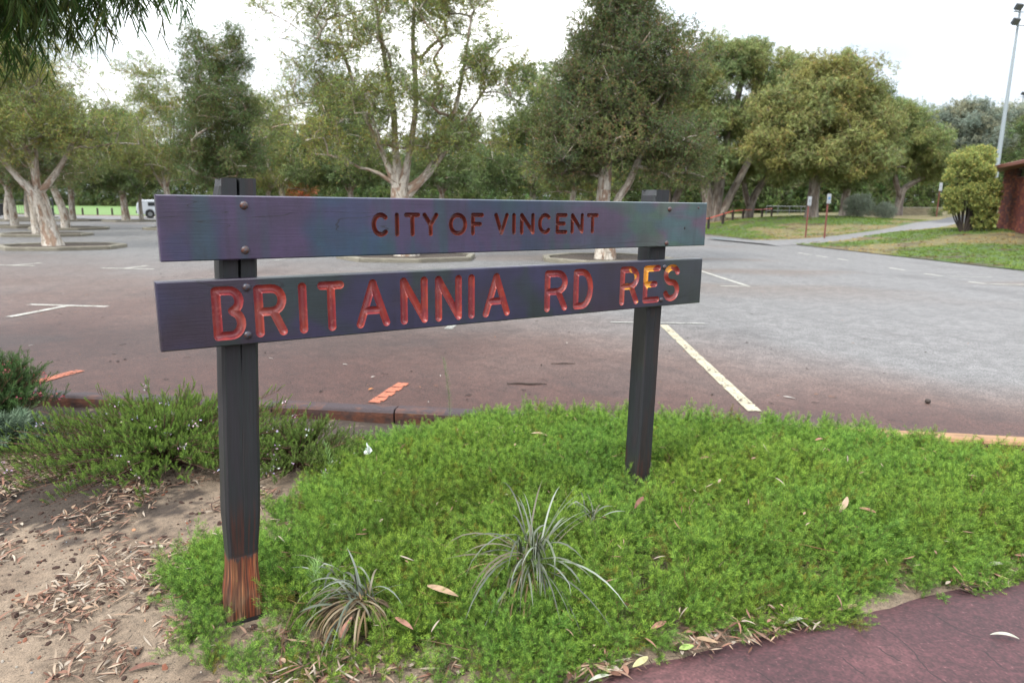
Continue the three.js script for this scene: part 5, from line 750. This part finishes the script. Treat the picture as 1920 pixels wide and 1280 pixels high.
{
  const t = thing('leaf_litter', 'scattered dry strap leaves and bark scraps over the sandy soil', 'leaf litter', [0, 0, 0], 0, null, 'stuff'), R = rng(751);
  const geos = [[0.055, 0.007, 0.12, 0.5], [0.065, 0.008, 0.2, 0.9], [0.04, 0.006, 0.1, 0.4], [0.075, 0.006, 0.15, -1.0], [0.028, 0.013, 0.3, 0.5]].map((a, i) => dryLeaf(...a, 760 + i)), lists = geos.map(() => []);
  const dens = (x, z) => { const n = fbm(x * 3, z * 3, 4, 771); let d = 0.012; d += 1.5 * Math.exp(-(((x + 1.65) / 0.75) ** 2) - ((z + 3.2) / 0.2) ** 2); d += 0.35 * Math.exp(-(((x + 2.2) / 0.4) ** 2) - ((z + 2.8) / 0.2) ** 2); d += 0.75 * Math.exp(-(((x + 2.9) / 0.6) ** 2) - ((z + 3.5) / 0.4) ** 2); d += 0.8 * Math.exp(-(((x + 0.95) / 0.5) ** 2) - ((z + 1.98) / 0.22) ** 2); d += 0.4 * Math.exp(-(((x + 1.6) / 0.45) ** 2) - ((z + 2.45) / 0.28) ** 2); d += 0.5 * Math.exp(-(((x + 0.95) / 0.3) ** 2) - ((z + 4.1) / 0.35) ** 2); const e = z - pathEdge(x); if (x > 0.05) d += 0.85 * Math.exp(-(((e + 0.035) / 0.06) ** 2)); if (inPoly(x, z, bed)) d += 0.35; return d * ss(0.49, 0.62, n) * 3.2; };
  for (let k = 0; k < 52000; k++) {
    const x = -3.6 + 7.2 * R(), z = -4.5 + 3.1 * R(); if (z < kerbZ(x) + 0.1 || (x > -0.3 && z > pathEdge(x) + 0.1)) continue; if (R() > dens(x, z)) continue;
    const on = x > -0.3 && z > pathEdge(x) - 0.01, y = on ? 0.012 : soilY(x, z) + 0.004 + 0.02 * R() * dens(x, z), c = litterTones[Math.floor(R() * litterTones.length)], w = 0.75 + 0.5 * R();
    lists[k % 5].push({ p: V(x, y, z), q: new THREE.Quaternion().setFromEuler(new THREE.Euler(gauss(R) * 0.22, R() * 6.28, gauss(R) * 0.18)), s: 0.6 + 0.75 * R(), c: lin(c[0] * w, c[1] * w, c[2] * w) });
  }
  // pale leaves resting on top of the groundcover
  for (let k = 0; k < 330; k++) { const x = -1.3 + 4.6 * Math.pow(R(), 1.3), z = -4.3 + 2.3 * R(); if (!inPoly(x, z, bed)) continue; const c = litterTones[Math.floor(R() * 6)]; lists[k % 5].push({ p: V(x, soilY(x, z) + bedLift(x, z) + 0.05, z), q: new THREE.Quaternion().setFromEuler(new THREE.Euler(gauss(R) * 0.6, R() * 6.28, gauss(R) * 0.6)), s: 0.5 + 0.45 * R(), c: lin(...c) }); }
  lists.forEach((l, k) => instanced('dry_leaves', geos[k], dullLeaf, l, t));
  // dark mulch crumbs
  const chip = new THREE.IcosahedronGeometry(0.006, 0); { const p = chip.attributes.position; for (let i = 0; i < p.count; i++) p.setXYZ(i, p.getX(i) * 1.7, p.getY(i) * 0.6, p.getZ(i)); chip.setAttribute('color', new THREE.BufferAttribute(new Float32Array(p.count * 3).fill(1), 3)); chip.computeVertexNormals(); }
  const crumbs = []; for (let k = 0; k < 8000; k++) { const x = -3.8 + 4.2 * R(), z = -4.4 + 2.9 * R(); if (z < kerbZ(x) + 0.12 || (x > -0.3 && z > pathEdge(x))) continue; if (fbm(x * 2.6, z * 2.6, 4, 781) < 0.40 + 0.25 * R()) continue; const c = R() < 0.8 ? [0.06, 0.036, 0.028] : [0.22, 0.09, 0.055]; crumbs.push({ p: V(x, soilY(x, z) + 0.002, z), q: new THREE.Quaternion().setFromEuler(new THREE.Euler(R() * 0.6, R() * 6.28, R() * 0.6)), s: 0.3 + 1.6 * R() ** 3, c: lin(...c) }); }
  instanced('mulch', chip, dullLeaf, crumbs, t);
}
// straplike tufts
function tuft(label, x, z, y, seed, n, len, deadShare, lean = [0, 0], droopBy = 1) {
  const floor = 0.012 - (y - soilY(x, z)) + 0.02;
  const t = thing('tufted_plant', label, 'tufted plant', [x, y, z], 0, 'grey strap leaved tufts in the groundcover'), R = rng(seed), make = (tone, cnt, dead) => {
    const pos = [], idx = [], col = [], fav = [R() * 6.28, R() * 6.28, R() * 6.28, 1.2 + R(), 2.0 + R()];
    for (let k = 0; k < cnt; k++) {
      const a = (R() < 0.55 ? fav[Math.floor(R() * fav.length)] + gauss(R) * 0.35 : R() * 6.283), e = dead ? 0.1 + 0.6 * R() : 0.15 + 1.35 * R(), L = len * (dead ? 0.6 + 0.5 * R() : 0.6 + 0.6 * R()), w = 0.0044 + 0.0034 * R(), ca = Math.cos(a), sa = Math.sin(a), n_ = 9, i0 = pos.length / 3, q = 0.75 + 0.5 * R(), c0 = tone[Math.floor(R() * tone.length)].map((v) => v * q), sag = (dead ? 1.3 : 0.25 + 1.2 * R()) * droopBy, ox = gauss(R) * 0.04, oz = gauss(R) * 0.03;
      let px = ox, py = 0, pz = oz, th = e; const tw = (R() - 0.5) * 3.0, kink = 0.3 + 0.6 * R(), kv = R() < 0.18 ? 0.9 : 0;
      for (let i = 0; i <= n_; i++) { const u = i / n_, ww = w * (u < 0.75 ? 1 : (1 - u) / 0.25) * 0.5 + 0.0003, s1 = Math.cos(tw * u), s2 = Math.sin(tw * u); pos.push(px - sa * ww * s1, py + ww * s2, pz + ca * ww * s1, px + sa * ww * s1, py - ww * s2, pz - ca * ww * s1); col.push(...c0, ...c0); const st = L / n_; px += Math.cos(th) * (ca + lean[0]) * st; pz += Math.cos(th) * (sa + lean[1]) * st; py += Math.sin(th) * st; th -= sag * 2.1 / n_ * (0.4 + u) + (kv && Math.abs(u - kink) < 0.06 ? kv : 0); if (py < floor) { py = floor + 0.01 * R(); th = Math.max(th, -0.1); } }
      for (let i = 0; i < n_; i++) { const b = i0 + i * 2; idx.push(b, b + 1, b + 2, b + 1, b + 3, b + 2); }
    }
    return geoFrom(pos, idx, null, col);
  };
  const nd = Math.round(n * deadShare);
  part('leaves', make([[0.145, 0.165, 0.115], [0.095, 0.115, 0.07], [0.21, 0.235, 0.185], [0.065, 0.075, 0.045], [0.13, 0.11, 0.065]], n - nd, false), std({ vertexColors: true, side: THREE.DoubleSide, roughness: 0.5 }), t);
  part('dead_leaves', make([[0.165, 0.115, 0.065], [0.21, 0.145, 0.075], [0.10, 0.07, 0.045], [0.25, 0.20, 0.13]], nd, true), dullLeaf, t, 'brown dead leaves hanging below');
}
tuft('large tuft of grey green strap leaves in the middle of the groundcover', 0.09, -2.5, 0.085, 801, 150, 0.42, 0.38, [0.0, 0.22], 1.2);
tuft('smaller browned tuft near the foot of the left post', -0.54, -2.22, 0.09, 802, 190, 0.21, 0.76, [-0.05, 0.3], 1.25);
tuft('small side tuft right of the large grey tuft', 0.37, -2.78, 0.13, 803, 15, 0.18, 0.2);
tuft('few thin strap leaves between the post foot and the browned tuft', -0.64, -2.36, 0.06, 804, 18, 0.22, 0.1);
// bushes at the back left of the bed
function bush(name, label, x, z, rx_, rz, H, o) {
  const t = thing(name, label, 'shrub', [x, soilY(x, z) - 0.01, z], 0), R = rng(o.seed), lists = o.shoots.map(() => []), twigs = [], tips = [];
  for (let k = 0; k < o.arms; k++) {
    const a = R() * 6.283, q = Math.pow(R(), 0.6), ex = Math.cos(a) * rx_ * q, ez = Math.sin(a) * rz * q, h = H * (0.25 + 0.75 * Math.sqrt(Math.max(0, 1 - q * q))) * (0.7 + 0.5 * R()) + (o.reach && R() < 0.06 ? 0.1 : 0);
    const P = [V(ex * 0.12, 0.005, ez * 0.12), V(ex * 0.5, h * 0.75, ez * 0.5), V(ex, h, ez)], cv = new THREE.QuadraticBezierCurve3(...P); twigs.push(tube(cv.getPoints(5), [0.006, 0.005, 0.004, 0.003, 0.002, 0.0015], 4, 0, 0, false));
    for (let i = 0; i < o.per; i++) { const u = 0.28 + 0.72 * (i + R()) / o.per, p = cv.getPoint(u), tg = cv.getTangent(u).multiplyScalar(0.5).add(V(gauss(R) * 0.55, 0.5 + 0.4 * R(), gauss(R) * 0.55)).normalize(), w = 0.75 + 0.5 * R(); lists[(k + i) % lists.length].push({ p, q: aim(tg, R() * 6.28), s: (o.scale ?? 1) * (0.65 + 0.6 * R()), c: lin(w, w * (0.95 + 0.1 * R()), w) }); }
    tips.push(cv.getPoint(0.97));
  }
  part('twigs', mergeGeometries(twigs), std({ color: lin(0.13, 0.07, 0.045), roughness: 0.9 }), t);
  lists.forEach((l, k) => instanced('foliage', o.shoots[k], needleMat, l, t));
  const fl = []; for (let k = 0; k < o.flowers; k++) { const c = o.tight ? tips[Math.floor(R() * tips.length)] : tips[Math.floor(R() * tips.length)], n = 3 + Math.floor(R() * 8); for (let i = 0; i < n; i++) fl.push({ p: c.clone().add(V(gauss(R) * 0.028, 0.012 + gauss(R) * 0.014, gauss(R) * 0.028)), q: aim(rdir(R).add(V(0, 0.8, 0.3)).normalize(), R() * 6.28), s: 0.7 + 0.6 * R(), c: lin(...o.petal.map((v) => v * (0.8 + 0.4 * R()))) }); }
  instanced('flowers', o.flower, dullLeaf, fl, t); return t;
}
{
  const petals = (n, l, w, up, seed) => { const R = rng(seed), b = []; for (let k = 0; k < n; k++) { const a = k / n * 6.283 + R() * 0.3; b.push({ o: V(0, 0, 0), d: V(Math.cos(a), up, Math.sin(a)).normalize(), n: UPV, l: l * (0.85 + 0.3 * R()), w, c: [1, 1, 1], droop: 0.1 }); } return leafGeo(b); };
  const mk = (s, o) => [1, 2, 3].map((k) => shoot(s + k, o));
  bush('flowering_shrub', 'low sprawling green shrub with tiny lilac flowers behind the left post', -2.08, -3.88, 1.0, 0.8, 0.27, { seed: 811, arms: 320, per: 17, reach: true, shoots: mk(820, { n: 44, len: 0.075, nl: 0.0115, nw: 0.0026, old: [0.068, 0.125, 0.022], fresh: [0.149, 0.230, 0.041], spread: 0.9, from: 0.6, stem: [0.14, 0.07, 0.04] }), flowers: 46, flower: petals(5, 0.0075, 0.005, 0.5, 5), petal: [0.66, 0.52, 0.66] });
  bush('flowering_shrub', 'trailing sprigs of lilac flowered shrub just right of the left post', -1.25, -3.8, 0.4, 0.5, 0.2, { seed: 812, arms: 80, per: 17, shoots: mk(823, { n: 44, len: 0.07, nl: 0.0115, nw: 0.0026, old: [0.068, 0.111, 0.022], fresh: [0.135, 0.196, 0.044], spread: 0.9 }), flowers: 22, flower: petals(5, 0.0075, 0.005, 0.5, 6), petal: [0.66, 0.56, 0.66] });
  bush('grevillea_shrub', 'dark green shrub dotted with red flowers at the left edge', -3.62, -4.5, 0.5, 0.42, 0.42, { seed: 813, arms: 150, per: 13, scale: 1.2, shoots: mk(826, { n: 34, len: 0.09, nl: 0.018, nw: 0.003, old: [0.044, 0.089, 0.030], fresh: [0.081, 0.148, 0.044], spread: 0.9 }), flowers: 46, flower: petals(7, 0.011, 0.006, 0.9, 7), petal: [0.62, 0.17, 0.19] });
  bush('silver_shrub', 'low grey green spreading plant below the red flowered shrub', -3.2, -4.0, 0.42, 0.28, 0.16, { seed: 814, arms: 90, per: 11, scale: 1.15, shoots: mk(829, { n: 22, len: 0.07, nl: 0.034, nw: 0.006, old: [0.081, 0.122, 0.078], fresh: [0.126, 0.178, 0.111], spread: 1.1 }), flowers: 2, flower: petals(5, 0.006, 0.005, 0.4, 8), petal: [0.6, 0.58, 0.5] });
}
// single weeds
function weed(label, x, z, y, H, n, nl, seed, c, thin = 1) { const g = shoot(seed, { n, len: H, nl, nw: 0.0036 * thin, old: c, fresh: c.map((v) => v * 1.25), spread: 1.0, bend: 0.25, from: 0.8, stem: c.map((v) => v * 0.8) }); const m = solo('weed', g, needleMat, label, 'weed', null); m.position.set(x, y, z); return m; }
weed('feathery pale green weed just right of the post foot', -0.72, -2.3, 0.0, 0.2, 110, 0.05, 841, [0.19, 0.30, 0.10]);
weed('tall thin grey green weed standing up in front of the kerb', -0.42, -4.55, -0.06, 0.52, 130, 0.032, 842, [0.15, 0.20, 0.09], 0.9);
weed('small feathery weed at the left edge of the groundcover', -0.96, -3.45, 0.0, 0.24, 70, 0.034, 843, [0.17, 0.28, 0.09]);
{
  const R = rng(851), b = []; for (let k = 0; k < 150; k++) { const a = R() * 6.28, e = 0.5 + R(); b.push({ o: V(gauss(R) * 0.07, 0, gauss(R) * 0.04), d: V(Math.cos(a), e, Math.sin(a)).normalize(), n: rdir(R), l: 0.12 + 0.14 * R(), w: 0.006, c: [0.13 + 0.06 * R(), 0.26 + 0.08 * R(), 0.05], droop: 0.55, seg: true }); }
  const m = solo('grass_tuft', leafGeo(b), needleMat, 'clump of fresh green grass at the back of the groundcover', 'grass tuft'); m.position.set(0.2, soilY(0.2, -4.42) + 0.06, -4.42);
}
// ================================================================ SMALL THINGS
{
  const g = new THREE.PlaneGeometry(0.07, 0.085, 10, 10).rotateX(-Math.PI / 2), p = g.attributes.position; for (let i = 0; i < p.count; i++) { const x = p.getX(i), z = p.getZ(i); p.setXYZ(i, x * (0.7 + 0.2 * Math.sin(z * 60)), 0.02 * Math.sin(x * 70) + 0.018 * Math.cos(z * 50 + x * 40) + 0.6 * Math.abs(x), z * 0.85); } g.computeVertexNormals();
  const m = solo('paper_scrap', g, std({ color: lin(0.80, 0.84, 0.88), roughness: 0.8, side: THREE.DoubleSide }), 'crumpled white paper scrap lying on the groundcover', 'litter'); m.scale.setScalar(0.75); m.position.set(-0.82, soilY(-0.82, -3.72) + bedLift(-0.82, -3.72) + 0.055, -3.72); m.rotation.set(0.7, 0.4, 0.2);
}
const spot = (g, seed) => { const p = g.attributes.position, c = g.attributes.color; for (let i = 0; i < p.count; i++) { const n = 0.55 + 0.9 * fbm(p.getX(i) * 90 + seed, p.getZ(i) * 120, 3, seed); c.setXYZ(i, n, n * 0.96, n * 0.92); } return g; };
const big = (len, wid, c, label, x, y, z, ry, tilt = 0.15, seed = 1) => { const m = solo('fallen_leaf', spot(dryLeaf(len * 1.05, wid * 0.72, 0.2 + 0.3 * hash(seed, 4), 1.6 * (hash(seed, 9) - 0.3), seed + 900, 12), seed), std({ color: lin(...c), vertexColors: true, roughness: 0.8, side: THREE.DoubleSide }), label, 'leaf', 'large fallen leaves'); m.position.set(x, y, z); m.rotation.set(tilt, ry, tilt * 0.5); };
const onBed = (x, z) => soilY(x, z) + bedLift(x, z) + 0.05;
const tan = [0.36, 0.25, 0.155], pink = [0.30, 0.15, 0.105], grey = [0.36, 0.37, 0.31], brown = [0.17, 0.075, 0.05], cream = [0.42, 0.31, 0.22];
big(0.085, 0.034, cream, 'broad cream curled leaf on the groundcover, left of a pair', 1.5, onBed(1.5, -2.86), -2.86, 0.9, 0.5, 1);
big(0.07, 0.026, pink, 'pinkish leaf lying right of the broad cream curled leaf', 1.60, onBed(1.6, -2.85), -2.85, -0.6, 0.35, 2);
big(0.13, 0.036, tan, 'long tan leaf on the groundcover right of the browned tuft', -0.24, onBed(-0.24, -2.22), -2.22, -0.5, 0.3, 3);
big(0.10, 0.028, cream, 'pale tan leaf near the back of the groundcover below the lower board', 0.17, onBed(0.17, -3.9), -3.9, -0.4, 0.2, 4);
big(0.07, 0.03, tan, 'curled tan leaf at the footpath edge, nearest the bottom centre', 0.69, 0.02, -2.12, -0.4, 0.2, 5);
big(0.075, 0.026, grey, 'grey green leaf at the footpath edge, right of the curled tan leaf', 1.04, 0.02, -2.24, 0.3, 0.15, 6);
big(0.08, 0.03, tan, 'tan leaf at the middle of the footpath edge', 1.28, 0.02, -2.33, 0.2, 0.25, 7);
big(0.085, 0.024, grey, 'pale grey leaf lying alone on the red footpath', 1.76, 0.016, -2.17, -0.3, 0.1, 8);
big(0.07, 0.022, grey, 'pale grey leaf on the footpath at the bottom of the picture', 0.29, 0.016, -1.93, 0.35, 0.1, 9);
big(0.065, 0.034, [0.42, 0.40, 0.2], 'yellowish grey leaf at the left corner of the footpath', 0.44, 0.02, -2.0, 0.6, 0.15, 10);
big(0.05, 0.036, [0.33, 0.45, 0.13], 'small round green leaf at the footpath edge', 0.61, 0.02, -2.08, 0.2, 0.15, 11);
big(0.06, 0.03, pink, 'pink brown leaf tucked at the end of the groundcover above the footpath corner', 0.53, 0.05, -2.16, 0.4, 0.3, 12);
big(0.075, 0.03, brown, 'dark brown leaf on the groundcover right of the small side tuft', 0.58, onBed(0.58, -2.86), -2.86, 0.9, 0.35, 13);
big(0.05, 0.022, brown, 'rust brown leaf on the groundcover right of the right post', 1.02, onBed(1.02, -3.4), -3.4, 0.1, 0.3, 14);
big(0.05, 0.022, pink, 'reddish leaf high in the groundcover towards the kerb at right', 1.78, onBed(1.78, -3.75), -3.75, 0.1, 0.3, 15);
big(0.075, 0.03, grey, 'pale grey leaf at the far right end of the footpath edge', 2.05, 0.03, -2.64, 0.1, 0.2, 16);
big(0.07, 0.034, pink, 'pinkish leaf below the browned tuft', -0.55, onBed(-0.55, -2.08), -2.08, 1.1, 0.5, 17);
big(0.09, 0.026, pink, 'long pink brown leaf left of the long tan leaf', -0.36, onBed(-0.36, -2.1), -2.1, -0.7, 0.25, 18);
big(0.045, 0.028, [0.55, 0.22, 0.06], 'orange leaf on the asphalt beside the orange painted line', -1.14, 0.008, -5.36, 0.4, 0.1, 19);
big(0.085, 0.03, brown, 'red brown bark piece on the sand at the bottom left', -1.2, soilY(-1.2, -1.99) + 0.008, -1.99, 0.3, 0.1, 20);
const bark = (L, w, x, z, ry, label, seed) => { const pts = [], rad = [], R = rng(seed); for (let i = 0; i <= 8; i++) { const t = i / 8; pts.push(V((t - 0.5) * L, 0.008 + 0.004 * R(), (R() - 0.5) * w * 1.2)); rad.push(w * (0.25 + 0.35 * Math.sin(Math.PI * t))); } const g = tube(pts, rad, 6, 0.2, seed); g.scale(1, 0.55, 1); const m = solo('bark_strip', g, std({ map: darkBark, color: lin(0.8, 0.65, 0.55), roughness: 0.95 }), label, 'bark', 'bark strips on the car park'); m.position.set(x, 0.004, z); m.rotation.y = ry; };
bark(0.34, 0.022, 0.13, -5.6, -0.02, 'dark bark strip on the asphalt between the posts', 861); bark(0.24, 0.014, 0.49, -6.36, 0.05, 'thin bark strip farther back, close to the right post', 862);
{ const m = solo('gum_nut', new THREE.SphereGeometry(0.022, 14, 10).scale(1, 0.85, 1), std({ map: darkBark, roughness: 0.8 }), 'small dark round gum nut on the asphalt at right', 'gum nut'); m.position.set(3.28, 0.018, -5.18); }
// wind blown scraps on the asphalt
{
  const t = thing('bark_litter', 'wind blown bark and leaf scraps on the car park asphalt', 'leaf litter', [0, 0, 0], 0, null, 'stuff'), R = rng(871), geos = [dryLeaf(0.09, 0.018, 0.1, 0.5, 872), dryLeaf(0.05, 0.022, 0.2, 0.4, 873)], lists = [[], []];
  for (let k = 0; k < 420; k++) { const x = -7.5 + 13 * Math.pow(R(), 1.5), z = kerbZ(x) - 0.25 - 9 * Math.pow(R(), 1.4); if (fbm(x * 0.8, z * 0.8, 3, 874) < 0.42 && R() < 0.7) continue; const c = R() < 0.68 ? [0.06, 0.045, 0.04] : R() < 0.5 ? [0.3, 0.16, 0.1] : [0.5, 0.47, 0.42]; lists[k % 2].push({ p: V(x, 0.004, z), q: new THREE.Quaternion().setFromEuler(new THREE.Euler(0, R() * 6.28, 0)), s: 0.35 + 0.9 * R() * R(), c: lin(...c) }); }
  lists.forEach((l, k) => instanced('scraps', geos[k], dullLeaf, l, t));
}
// pebbles on the sand
{
  const R = rng(881), t = thing('pebbles', 'small scattered stones on the sand at bottom left', 'pebbles', [0, 0, 0], 0, null, 'stuff'), g = new THREE.IcosahedronGeometry(0.009, 1), l = []; g.setAttribute('color', new THREE.BufferAttribute(new Float32Array(g.attributes.position.count * 3).fill(1), 3));
  for (let k = 0; k < 150; k++) { const x = -2.6 + 2.2 * R(), z = -3.2 + 1.6 * R(), c = [[0.34, 0.3, 0.25], [0.2, 0.22, 0.24], [0.5, 0.25, 0.14], [0.42, 0.36, 0.3]][Math.floor(R() * 4)]; l.push({ p: V(x, soilY(x, z) + 0.001, z), q: aim(rdir(R), R() * 6), s: V(0.4 + R(), 0.3 + 0.4 * R(), 0.4 + R()).multiplyScalar(0.3 + 0.8 * R() * R()), c: lin(...c) }); }
  instanced('stones', g, dullLeaf, l, t);
}
shade(scene);
renderer.render(scene, camera);
